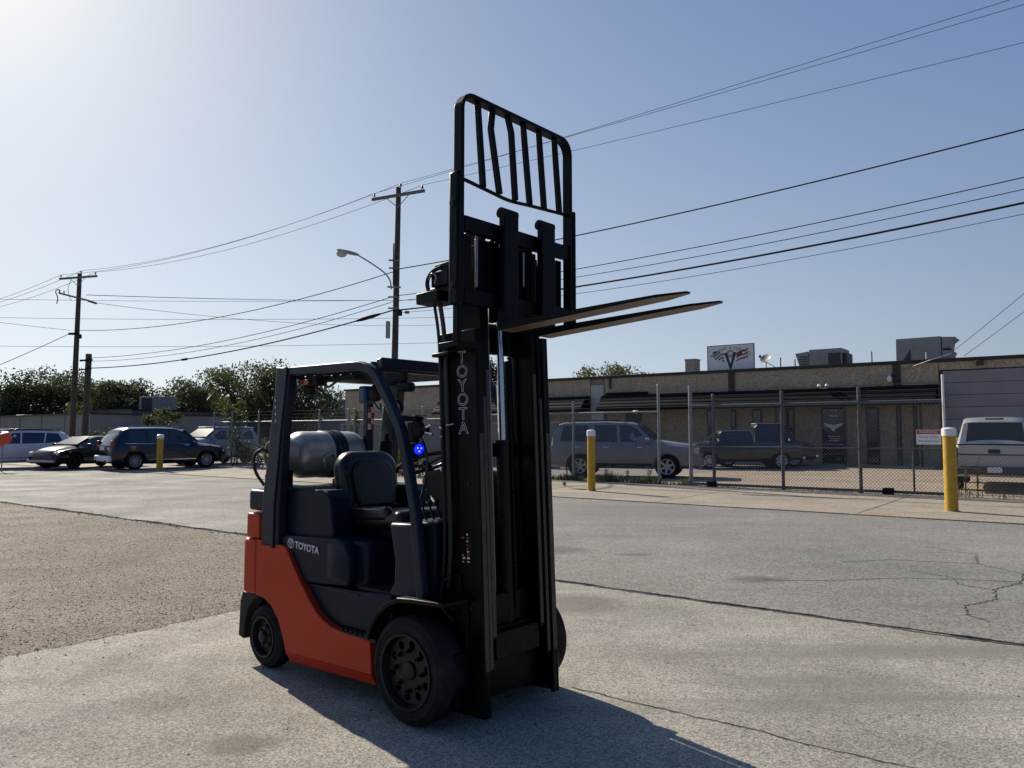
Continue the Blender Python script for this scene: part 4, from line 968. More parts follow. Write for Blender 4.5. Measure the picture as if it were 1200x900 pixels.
# ------------------------------------------------------------------ chain link fences
def strands(L, z0, z1, step, r, fn):
    """two families of diagonal wires clipped to a rectangle; fn(u, z) -> xyz"""
    mb = MB(); H = z1 - z0; n = int((L + H) / step)
    for fam in (0, 1):
        for k in range(n + 1):
            u0 = -H + k * step; u1 = u0 + H; a, b = u0, u1; za, zb = z0, z1
            if a < 0: za = z0 + (0 - a); a = 0
            if b > L: zb = z1 - (b - L); b = L
            if b - a < .01: continue
            if fam: za, zb = z0 + z1 - za, z0 + z1 - zb
            A = Vector(fn(a, za)); B = Vector(fn(b, zb)); d = (B - A).normalized(); u = Vector((SX, SY, 0)).cross(Vector((0, 0, 1))); v = d.cross(u).normalized()
            off = u * (.003 if fam else -.003)
            V = [A + off + u * r, A + off - u * r * .5 + v * r, A + off - u * r * .5 - v * r]; V += [p + (B - A) for p in V]
            mb.add(V, [(0, 3, 4, 1), (1, 4, 5, 2), (2, 5, 3, 0)])
    return mb
FB = 21.35
def fence(name, label, a0, a1, b, z0, h, posts, post_r, step, wr, m_post, barbed=True, ptop=.55, rail_r=.024, parent=None, cat='fence', bottom=None, mid=None, braces=()):
    o = st(a0, b); e = empty(name, (o[0], o[1], z0), S_ROT, label, cat); L = a1 - a0
    strands(L, .06, h, step, wr, lambda u, z: (u, 0, z)).obj('chain_link_mesh', M['link'], e, kind='stuff', fix=False)
    for p, ph in posts:
        MB().cyl((p - a0, .04, -.1), (p - a0, .04, ph), post_r, 12).obj('post', m_post, e, smooth=50)
        MB().ball((p - a0, .04, ph), (post_r * 1.15, post_r * 1.15, post_r * .8), 12, 6).obj('post_cap', m_post, e, smooth=50)
    MB().cyl((0, .04, h), (L, .04, h), rail_r, 8).obj('top_rail', m_post, e, smooth=50)
    if mid: MB().cyl((0, .0, mid), (L, .0, mid), .022, 8).obj('middle_rail', m_post, e, smooth=50)
    if bottom: MB().box((0, -.03, .03), (L, .03, .03 + bottom)).obj('bottom_rail', m_post, e)
    else: MB().cyl((0, 0, .06), (L, 0, .06), .006, 5).obj('tension_wire', m_post, e)
    if barbed:
        for k in range(3):
            MB().cyl((0, .04, h + .14 + k * .15), (L, .04, h + .14 + k * .15), .006, 4).obj('barbed_wire', M['thinwire'], e)
    return e, L
def a_of(px, b=FB): return at_px(px, b)[0]
aA, aB = a_of(646), a_of(771); GZ = .03
f1, _ = fence('chain_link_fence', 'chain link fence with barbed wire in front of the grey SUV', a_of(560), aB, FB, GZ, 2.18, [(a_of(671), 2.55), (a_of(771), 2.98)], .045, .085, .0038, M['galv'])
g1, gl = fence('sliding_gate', 'long sliding chain link gate with a heavy bottom rail across the yard entrance', a_of(810) , a_of(1104), FB - .18, GZ, 2.32, [(a_of(838), 2.62), (a_of(918), 2.66), (a_of(1008), 2.68)], .045, .085, .0042, M['darkgalv'], bottom=.07, mid=1.14, rail_r=.04)
for px, hh in ((872 - 34, 1.14), (1070, 1.14)):
    MB().cyl((a_of(px) - a_of(810), 0, .08), (a_of(px) - a_of(810), 0, hh), .026, 8).obj('gate_upright', M['darkgalv'], g1, smooth=50)
for px in (836, 1040):
    u = a_of(px) - a_of(810)
    mb = MB(); mb.box((u - .12, -.14, -.03), (u + .12, .08, .16)); mb.obj('gate_roller', M['wire'], g1, bevel=.02)
e_ = MB().cyl(st(a_of(808), FB + .05, 0), st(a_of(808), FB + .05, 2.98), .055, 12).obj('gate_post', M['galv'], smooth=50); top(e_, 'tall grey gate post at the left end of the sliding gate', 'post')
e_ = MB().cyl(st(a_of(1105), FB + .1, 0), st(a_of(1105), FB + .1, 3.0), .03, 12).obj('gate_post', M['white'], smooth=50); top(e_, 'thin pale post rising behind the nearest yellow bollard', 'post')
f2, _ = fence('chain_link_fence', 'short chain link fence in front of the white pickup', a_of(1106), a_of(1200) + 3.2, FB, GZ, 1.02, [(a_of(1106) + .05, 1.05), (a_of(1200) + 3, 1.2)], .035, .085, .0042, M['darkgalv'], barbed=False)
f3, _ = fence('chain_link_fence', 'chain link fence with barbed wire left of the forklift, overgrown with vines', a_of(264), a_of(560), FB - .6, GZ, 2.05, [(a_of(p), 2.5) for p in (264, 285, 316, 350, 387, 421, 428, 462, 508, 545)], .04, .10, .004, M['galv'])
MB().bar((0, .04, 2.05), (.9, .04, 2.2), .03, .03).obj('gate_bar', M['galv'], f3)
# warning sign on the gate
ws = empty('warning_sign', st(a_of(1089), FB - .24, 1.0), S_ROT, 'small red and white warning sign wired to the sliding gate', 'sign')
MB().box((-.27, -.006, .28), (.27, .006, .64)).obj('sign_panel', M['white'], ws)
MB().box((-.255, -.009, .535), (.255, -.0062, .625)).obj('sign_stripe', M['redtape'], ws)
tm = frame_mtx((0, -.0095, .58), (1, 0, 0), (0, 0, 1)); text('WARNING', 'lettering', M['white'], ws, tm, .085)
tm = frame_mtx((0, -.0075, .465), (1, 0, 0), (0, 0, 1)); text('Security Camera', 'lettering', M['signdark'], ws, tm, .062)
tm = frame_mtx((0, -.0075, .365), (1, 0, 0), (0, 0, 1)); text('Recording in Use', 'lettering', M['signdark'], ws, tm, .062)

# ------------------------------------------------------------------ the long right-hand building
BF = 38.5; RZ = 4.85
ba0 = at_px(405, BF)[0]; ba1 = at_px(1290, BF)[0]
bo = st(ba0, BF); BLD = empty('industrial_building', (bo[0], bo[1], 0), S_ROT, 'long low brown aggregate warehouse with a dark canopy and flat roof', 'building')
BL = ba1 - ba0
def ub(px, b=BF): # building-local u at photo column px
    t = (px - 600) / 901; d = b / (NX * t + NY); return t * d * SX + d * SY - ba0
def zb(px, y, b=BF):
    t = (px - 600) / 901; d = b / (NX * t + NY)
    lo, hi = -1., 12.
    for _ in range(40):
        m_ = (lo + hi) / 2
        if project((t * d, d, m_))[1] < y: hi = m_
        else: lo = m_
    return lo
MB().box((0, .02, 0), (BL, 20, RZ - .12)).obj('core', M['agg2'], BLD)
# wall panels with recessed joints; dark strips where the photograph has them
dark = [(829, 837), (857, 863), (882, 893), (921, 931), (963, 991), (1015, 1030), (1051, 1056), (1070, 1075)]
edges = sorted(set([0, BL] + [ub(p) for p in (458, 520, 642, 693, 709, 858.5, 1051, 1102)] + [ub(1200)]))
for u0, u1 in zip(edges, edges[1:]):
    um = (u0 + u1) / 2
    if ub(693) - .01 < um < ub(709) + .01 or um > ub(1102): continue
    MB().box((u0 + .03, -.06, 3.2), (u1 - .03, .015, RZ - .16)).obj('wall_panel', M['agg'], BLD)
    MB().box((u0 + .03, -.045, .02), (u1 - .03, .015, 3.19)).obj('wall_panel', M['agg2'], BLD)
MB().box((ub(1102) + 0, -.06, 4.35), (BL, .015, RZ - .16)).obj('wall_panel', M['agg'], BLD)
MB().box((-.1, -.14, RZ - .16), (BL + .1, .25, RZ)).obj('coping', M['coping'], BLD, bevel=.02)
MB().box((-.05, .25, RZ - .2), (BL, 20, RZ - .1)).obj('roof', M['roofing'], BLD)
for p in (858.5, 1052.5): MB().box((ub(p) - .16, -.12, 3.1), (ub(p) + .16, -.06, RZ - .165)).obj('pilaster', M['brown'], BLD)
MB().box((ub(716) - .06, -.13, RZ - .75), (ub(716) + .06, -.061, RZ - .17)).obj('downspout', M['brown'], BLD)
# canopy: sloped dark metal with ribs
cu0, cu1 = ub(645), ub(1101)
for (u0, u1) in ((ub(520), ub(692)), (ub(710), cu1)):
    mb = MB(); mb.prism([(-.065, 3.72), (-.5, 3.66), (-1.15, 2.95), (-1.15, 2.80), (-.065, 2.86)], 'x', u0, u1); cano = mb.obj('canopy', M['awning'], BLD)
    for k in range(4):
        t = (k + .5) / 4; y = -.5 - .65 * t; z = 3.66 - .71 * t
        MB().bar((u0, y - .012, z + .012), (u1, y - .012, z + .012), .018, .018).obj('canopy_rib', M['awning'], cano)
MB().box((ub(712), -.2, 3.70), (ub(760), -.062, 3.86)).obj('canopy_flashing', M['awning'], BLD)
for k in range(6):
    u = ub(720) + k * (cu1 - ub(720)) / 5.2; MB().box((u, -1.1, 0), (u + .09, -1.01, 2.82)).obj('canopy_post', M['brown'], BLD)
for (p0, p1) in dark:
    big = p1 - p0 > 20
    u0, u1 = ub(p0), ub(p1)
    fr = MB().box((u0, -.10, .05), (u1, -.046, 2.78)).obj('door' if big else 'window', M['brown'], BLD, bevel=.01)
    MB().box((u0 + .06, -.112, .15), (u1 - .06, -.101, 2.70)).obj('pane', M['glass_dark'], fr)
    if big:
        MB().box((u0 + .05, -.118, 1.0), (u1 - .05, -.112, 1.06)).obj('push_bar', M['galv'], fr)
        um = (u0 + u1) / 2
        mb = MB()
        for s in (-1, 1): mb.add([(um, -.116, 1.95), (um + s * .42, -.116, 2.05), (um + s * .40, -.116, 1.95), (um + s * .12, -.116, 1.78), (um, -.116, 1.62)], [(0, 1, 2, 3, 4)])
        mb.obj('door_emblem', M['whitedecal'], fr, fix=False)
        r_ = random.Random(9)          # small white print, too fine to read
        for (zz, wd_, hh) in ((2.62, .30, .05), (2.34, .34, .09), (1.40, .50, .035), (1.30, .36, .03), (1.20, .44, .035)):
            x_ = um - wd_ / 2; mb = MB()
            while x_ < um + wd_ / 2:
                l_ = r_.uniform(.03, .08); mb.box((x_, -.118, zz), (x_ + l_, -.1135, zz + hh * r_.uniform(.7, 1))); x_ += l_ + .02
            mb.obj('door_print', M['whitedecal'], fr, kind='stuff')
# pale high door, brown door, lamp
dr = MB().box((ub(693.5), -.09, .05), (ub(708.5), -.02, 4.33)).obj('door', M['door'], BLD, bevel=.01, label='tall pale door reaching above the canopy')
for k in range(7): MB().box((ub(694), -.10, .3 + k * .58), (ub(708), -.091, .33 + k * .58)).obj('door_seam', M['lampgrey'], dr)
MB().box((ub(707), -.14, 3.0), (ub(708.3), -.092, 3.35)).obj('door_latch', M['brown'], dr)
MB().box((ub(734), -.10, .05), (ub(752), -.046, 2.75)).obj('door', M['brown'], BLD, bevel=.01, label='brown wooden door under the canopy')
lp = MB().ball((ub(757), -1.18, 2.72), (.22, .1, .09), 12, 6).obj('canopy_lamp', M['white'], BLD, smooth=50)
# spotlights and camera on the wall
for p in (965, 974):
    MB().ball((ub(p), -.62, 3.80), (.10, .12, .09), 10, 6).obj('spotlight', M['white'], BLD, smooth=50)
MB().box((ub(965), -.56, 3.66), (ub(974), -.5, 3.74)).obj('spotlight_bracket', M['galv'], BLD)
c_ = MB().ball((ub(1045), -.28, 4.02), (.11, .11, .16), 12, 8).obj('security_camera', M['white'], BLD, smooth=50)
MB().box((ub(1045) - .07, -.3, 4.12), (ub(1045) + .07, -.062, 4.3)).obj('camera_mount', M['lampgrey'], c_, bevel=.02)
mb = MB(); mb.tube([(ub(1060), -.08, 4.42), (ub(1095), -.5, 4.78), (ub(1120), -.6, 5.0)], .02, 6); mb.obj('service_cable', M['galv'], BLD)
# overhead garage door, panels one by one
g = MB().box((ub(1102) + .02, -.06, 0.02), (BL - .0, .01, 4.34)).obj('garage_door', M['brown'], BLD)
for k in range(8):
    MB().box((ub(1102) + .14, -.10 - .0, .06 + k * .53), (BL - .1, -.061, .06 + k * .53 + .515)).obj('door_panel', M['garage'], g, bevel=.012)
MB().box((ub(1150), -.13, 2.85), (ub(1192), -.101, 2.89)).obj('door_handle', M['galv'], g)
MB().box((ub(1146), -.25, 4.47), (ub(1155), -.061, 4.68)).obj('wall_lamp', M['brown'], BLD, bevel=.02)
# step along the wall
MB().box((ub(820), -1.5, 0), (ub(1100), -.07, .12)).obj('walkway', M['apron'], BLD, bevel=.01)

# roof furniture (things of their own standing on the roof)
def onroof(px, back, z=RZ): 
    u = ub(px, BF + back); return (*st(ba0 + u, BF + back)[:2], z)
def hvac(px0, px1, ytop, back, label, kind, depth=1.6):
    u0 = ub(px0, BF + back); u1 = ub(px1, BF + back); Lh = (u1 - u0); x, y, _ = st(ba0 + u0, BF + back)
    h = zb((px0 + px1) / 2, ytop, BF + back) - (RZ - .1)
    e = empty('rooftop_unit', (x, y, RZ - .1), S_ROT, label, 'rooftop air unit')
    if kind == 0:
        mb = MB(); mb.box((.28 * Lh, 0, .02), (.92 * Lh, depth, h)); mb.obj('cabinet', M['hvac'], e, bevel=.02)
        mb = MB(); mb.prism([(0, h * .86), (.27 * Lh, h * .93), (.27 * Lh, .05), (.12 * Lh, .05)], 'y', .02, depth - .05); hd = mb.obj('intake_hood', M['hvac'], e, bevel=.01)
        for k in range(6): MB().box((.08 * Lh, -.012, .15 + k * h * .11), (.25 * Lh, .019, .15 + k * h * .11 + .05)).obj('louvre', M['hvacdark'], hd)
        MB().box((.66 * Lh, -.012, .12), (.90 * Lh, -.001, h * .8)).obj('grille', M['hvacdark'], e)
        MB().box((.93 * Lh, .2, .1), (1.0 * Lh, depth - .2, h * .8)).obj('coil', M['hvacdark'], e, bevel=.02)
    elif kind == 1:
        mb = MB(); mb.box((0, 0, .1), (.77 * Lh, depth, h)); mb.obj('cabinet', M['hvac'], e, bevel=.02)
        mb = MB(); mb.box((-.02, -.05, .0), (.85 * Lh, depth, .1)); mb.obj('curb', M['hvac'], e)
        for k in range(2):
            z1 = h * (.98 - .46 * k); z0 = z1 - h * .42
            mb = MB(); mb.prism([(.78 * Lh, z1), (1.0 * Lh - k * .05 * Lh, z1 - .04), (.92 * Lh, z1 - .22), (.92 * Lh - .05, z0 + .04), (.78 * Lh, z0)], 'y', .05, depth - .05); mb.obj('intake_hood', M['hvac'], e, bevel=.01)
        MB().add([(.09 * Lh, -.006, .18), (.26 * Lh, -.006, .18), (.26 * Lh, -.006, h * .62), (.09 * Lh, .0, .18), (.26 * Lh, .0, .18), (.26 * Lh, .0, h * .62)], [(0, 1, 2), (3, 5, 4), (0, 3, 4, 1), (1, 4, 5, 2), (2, 5, 3, 0)]).obj('louvre', M['hvacdark'], e)
    else:
        mb = MB(); mb.box((0, 0, 0), (Lh, depth, h)); cb = mb.obj('cabinet', M['hvac'], e, bevel=.02)
        MB().box((.04 * Lh, -.01, .06), (.42 * Lh, -.001, h * .92)).obj('grille', M['hvacdark'], e)
        MB().box((.46 * Lh, -.006, .06), (.50 * Lh, -.001, h * .98)).obj('corner_strip', M['door'], e)
    return e
hvac(933, 993, 409, 3.0, 'rooftop air unit with angled intake hood, between the dish and the security camera', 0)
hvac(1052, 1122, 395, 2.2, 'largest grey rooftop air unit, with two stacked hoods, at right', 1, 1.8)
mb = MB(); x, y, z = onroof(803.5, 1.0); e = empty('chimney', (x, y, z - .1), S_ROT, 'small square aggregate chimney left of the rooftop sign', 'chimney')
w_ = ub(816, BF + 1) - ub(803.5, BF + 1); MB().box((0, 0, 0), (w_, .6, .82)).obj('stack', M['agg'], e, bevel=.01); MB().box((-.03, -.03, .82), (w_ + .03, .63, .88)).obj('cap', M['lampgrey'], e)
for (px, yy, lb) in ((916, 419, 'thin pipe on the roof just right of the satellite dish'), (933, 421, 'short dark pipe beside the middle rooftop unit'), (1023.5, 412, 'thin roof pipe between the two rooftop air units'), (1088, 413, 'roof vent pipe in front of the largest rooftop unit')):
    x, y, z = onroof(px, .8); h = max(.2, zb(px, yy, BF + .8) - z)
    o = MB().cyl((x, y, z - .1), (x, y, z + h), .03 if px != 1088 else .05, 8).obj('vent_pipe', M['hvacdark'] if px != 1088 else M['door']); top(o, lb, 'pipe')
# satellite dish
x, y, z = onroof(899, 1.0); e = empty('satellite_dish', (x, y, z - .1), 0, 'small satellite dish on the roof right of the sign', 'satellite dish')
dm = MB(); pr = []; 
dsh = MB().lathe([(0, .01), (.02, .15), (.07, .30), (.082, .30), (.035, .15), (.015, .01)], (0, 0, 0), 'x', 20)
q = Vector((1, 0, 0)).rotation_difference(Vector((-.55, -.5, .55)).normalized())
dsh.map(lambda a, b, c: tuple(q @ Vector((a, b * .9, c)) + Vector((.0, 0, .62)))); dsh.obj('dish', M['lampgrey'], e, smooth=40)
mb = MB(); mb.tube([(0, 0, 0), (0, 0, .5)], .025, 8); mb.obj('mast', M['galv'], e); mb = MB(); mb.tube([(.05, 0, .45), (.6, -.1, .1)], .02, 6); mb.obj('strut', M['galv'], e)
mb = MB(); mb.tube([(.02, -.05, .38), (-.42, -.35, .72)], .015, 6); mb.obj('feed_arm', M['galv'], e); MB().box((-.48, -.42, .66), (-.38, -.32, .80)).obj('receiver', M['hvacdark'], e, bevel=.01)
# rooftop sign
sx0, sx1 = ub(830.5, BF + .5), ub(884.5, BF + .5); sw_ = sx1 - sx0; x, y, _ = st(ba0 + sx0, BF + .5)
RS = empty('rooftop_sign', (x, y, RZ - .1), S_ROT, 'white rooftop sign board with crossed racing flags emblem', 'sign'); sh = zb(857, 404.5, BF + .5) - RZ + .1
MB().box((0, 0, .1), (sw_, .06, sh)).obj('sign_panel', M['signwhite'], RS)
for (a, b) in (((-.03, -.015, .08), (0, .075, sh + .02)), ((sw_, -.015, .08), (sw_ + .03, .075, sh + .02)), ((0, -.015, sh), (sw_, .075, sh + .03)), ((0, -.015, .06), (sw_, .075, .1))): MB().box(a, b).obj('sign_frame', M['signdark'], RS)
for k in (.2, .8): MB().bar((sw_ * k, .9, .0), (sw_ * k, .06, sh * .8), .04, .04).obj('sign_brace', M['galv'], RS)
cx_, cz_ = sw_ * .5, sh * .52; m_ = -.004
# V shape
mb = MB(); mb.add([(cx_ - .34 * 1, m_, cz_ + .30), (cx_ - .18, m_, cz_ + .30), (cx_, m_, cz_ - .30), (cx_ + .18, m_, cz_ + .30), (cx_ + .34, m_, cz_ + .30), (cx_ + .02, m_, cz_ - .62), (cx_ - .02, m_, cz_ - .62)], [(0, 1, 2, 6), (2, 3, 4, 5), (2, 5, 6)]); mb.obj('sign_emblem', M['signdark'], RS, fix=False)
mb = MB()
for rr_ in (.10, .15): mb.tube([(cx_ + rr_ * 1.3 * cos(t), m_, cz_ + .25 + rr_ * sin(t)) for t in [2 * pi * k / 20 for k in range(20)]], .014, 5, closed=True)
mb.tube([(cx_ - .26, m_, cz_ + .16), (cx_ - .2, m_, cz_ + .05), (cx_ + .2, m_, cz_ + .05), (cx_ + .26, m_, cz_ + .16)], .014, 5); mb.obj('sign_emblem', M['signdark'], RS)
def flag(s, colA, colB, nm):
    """checkered or striped flag slanting away from the emblem"""
    A = MB(); nx_, nz_ = 6, 5
    for i in range(nx_):
        for j in range(nz_):
            if nm == 'check' and (i + j) % 2: continue
            if nm == 'stripe' and j % 2 and not (i < 3 and j > 2): continue
            def pt(a, b): u = a / nx_; v = b / nz_; return (cx_ + s * (.33 + .62 * u), m_, cz_ - .22 + .28 * u + .46 * v + .04 * sin(u * 6) - .1 * v * 0 + .0)
            A.add([pt(i, j), pt(i + 1, j), pt(i + 1, j + 1), pt(i, j + 1)], [(0, 1, 2, 3)])
    return A.obj('sign_flag', colA, RS, fix=False)
flag(-1, M['signdark'], None, 'check'); flag(1, M['signred'], None, 'stripe')
# arched lettering
word = 'BREAKERS & CLASSICS'; n = len(word)
for i, ch in enumerate(word):
    t = (i / (n - 1) - .5); 
    if ch == ' ': continue
    xx = cx_ + t * sw_ * .84; zz = sh * .90 - .62 * (2 * t) ** 2 * .62 ; an = -t * 1.05
    text(ch, 'lettering', M['signdark'], RS, frame_mtx((xx, m_, zz), (cos(an), 0, sin(an)), (-sin(an), 0, cos(an))), .20)

# ------------------------------------------------------------------ left and far buildings
e = empty('block_building', (-44.9, 82.0, 0), 0, 'low pale block building with flat roof behind the parked cars at left', 'building')
d1 = Vector((-SX, -SY, 0)); d2 = Vector((NX, NY, 0))
def quadbox(mb, o, da, la, db, lb, z0, z1):
    p = [o, o + da * la, o + da * la + db * lb, o + db * lb]
    return mb.add([(q.x, q.y, z0) for q in p] + [(q.x, q.y, z1) for q in p], [(3, 2, 1, 0), (4, 5, 6, 7), (0, 1, 5, 4), (1, 2, 6, 5), (2, 3, 7, 6), (3, 0, 4, 7)])
O = Vector((0, 0, 0))
quadbox(MB(), O, d1, 45, d2, 16.5, 0, 3.6).obj('wall', M['wallL'], e)
quadbox(MB(), O - d1 * .15 - d2 * .15, d1, 45.3, d2, 16.8, 3.6, 3.75).obj('roof_edge', M['coping'], e)
for k in range(7): quadbox(MB(), O + d1 * (6 * k) - d2 * .08, d1, .25, d2, .079, 0, 3.599).obj('pilaster', M['wallL'], e)
quadbox(MB(), O + d1 * .5 - d2 * .18, d1, .9, d2, .178, 0, 3.599).obj('pilaster', M['door'], e, label='pale corner pilaster')
quadbox(MB(), O + d1 * 30 + d2 * 5, d1, 3, d2, 3, 3.75, 4.1).obj('roof_vent', M['door'], e, bevel=.1)
def tp(px, D, z=0): return Vector(((px - 600) / 901 * D, D, z))
P = tp(155, 100); e = empty('warehouse', P, 0, 'farther pale warehouse with flat roof between the left trees and the overhead guard', 'building')
dd = (tp(408, 126) - P); la = dd.length; da = dd.normalized(); db = Vector((-da.y, da.x, 0))
hz = 1.55 + 29.0 * 100 / 901
quadbox(MB(), O, da, la, db, 14, 0, 4.55).obj('wall', M['wallB'], e); quadbox(MB(), O - da * .2 - db * .2, da, la + .4, db, 14.4, 4.55, 4.72).obj('roof_edge', M['coping'], e)
quadbox(MB(), O + da * 10.5 - db * .05, da, 1.6, db, .049, 3.4, 4.1).obj('window', M['glass_dark'], e)
for (pa, pb, D, yt, lb) in ((163, 200, 104, 465, 'grey rooftop unit on the far warehouse under the left trees'), (374, 405, 124, 469, 'grey rooftop unit seen under the overhead guard')):
    A = tp(pa, D); x1 = tp(pb, D); z0 = 4.6; z1 = 1.55 + (508 - yt) * D / 901
    e = empty('rooftop_unit', (A.x, A.y, z0), 0, lb, 'rooftop air unit'); wv = (x1 - A).x
    MB().box((0, 0, .05), (wv, 2, z1 - z0)).obj('cabinet', M['hvac'], e, bevel=.03)
    MB().box((.08 * wv, -.03, .2), (.40 * wv, -.001, z1 - z0 - .15)).obj('grille', M['hvacdark'], e)
    MB().box((.0, -.02, .06), (.05 * wv, -.001, z1 - z0)).obj('corner_strip', M['door'], e)
A = tp(248, 108, 4.6); e = empty('satellite_dish', A, 0, 'tilted satellite dish on the far warehouse before the trees', 'satellite dish')
dsh = MB().lathe([(0, .01), (.05, .45), (.16, .85), (.19, .85), (.09, .45), (.03, .01)], (0, 0, 0), 'x', 18); q = Vector((1, 0, 0)).rotation_difference(Vector((-.7, -.35, .62)).normalized())
dsh.map(lambda a, b, c: tuple(q @ Vector((a, b, c)) + Vector((0, 0, 2.2)))); dsh.obj('dish', M['door'], e, smooth=40); MB().cyl((0, 0, 0), (0, 0, 2.1), .06, 8).obj('mast', M['galv'], e)
# low block wall behind the fence
A = tp(399, 41.5); e = empty('boundary_wall', A, 0, 'low grey block wall behind the fence, right of the propane cylinder', 'wall'); B = tp(655, 33.5); dd = B - A
quadbox(MB(), O, dd.normalized(), dd.length, Vector((.3, .95, 0)), .25, 0, 2.0).obj('wall', M['wallB'], e)
quadbox(MB(), Vector((-.02, -.03, 0)), dd.normalized(), dd.length, Vector((.3, .95, 0)), .31, 2.0, 2.06).obj('coping', M['lampgrey'], e)
for k in range(5): quadbox(MB(), dd.normalized() * (dd.length * (k + .02) / 5) + Vector((-.02, -.05, 0)), dd.normalized(), .3, Vector((.3, .95, 0)), .049, 0, 1.999).obj('pilaster', M['wallB'], e)
# road work sign standing folded at the far left
e = empty('road_work_sign', tp(4, 31.0), rad(12), 'bright orange road work sign leaning at the left edge', 'sign')
MB().add([(-.9, 0, 1.15), (.20, 0, 1.60), (.38, 0, 1.38), (.30, .0, 1.20), (-.6, 0, .75), (-.9, .03, 1.15), (.20, .03, 1.60), (.38, .03, 1.38), (.30, .03, 1.20), (-.6, .03, .75)], [(0, 1, 2, 3, 4), (9, 8, 7, 6, 5), (0, 5, 6, 1), (1, 6, 7, 2), (2, 7, 8, 3), (3, 8, 9, 4), (4, 9, 5, 0)]).obj('sign_panel', M['roadorange'], e)
MB().cyl((.0, .06, 0), (.0, .06, 1.4), .025, 8).obj('leg', M['galv'], e)
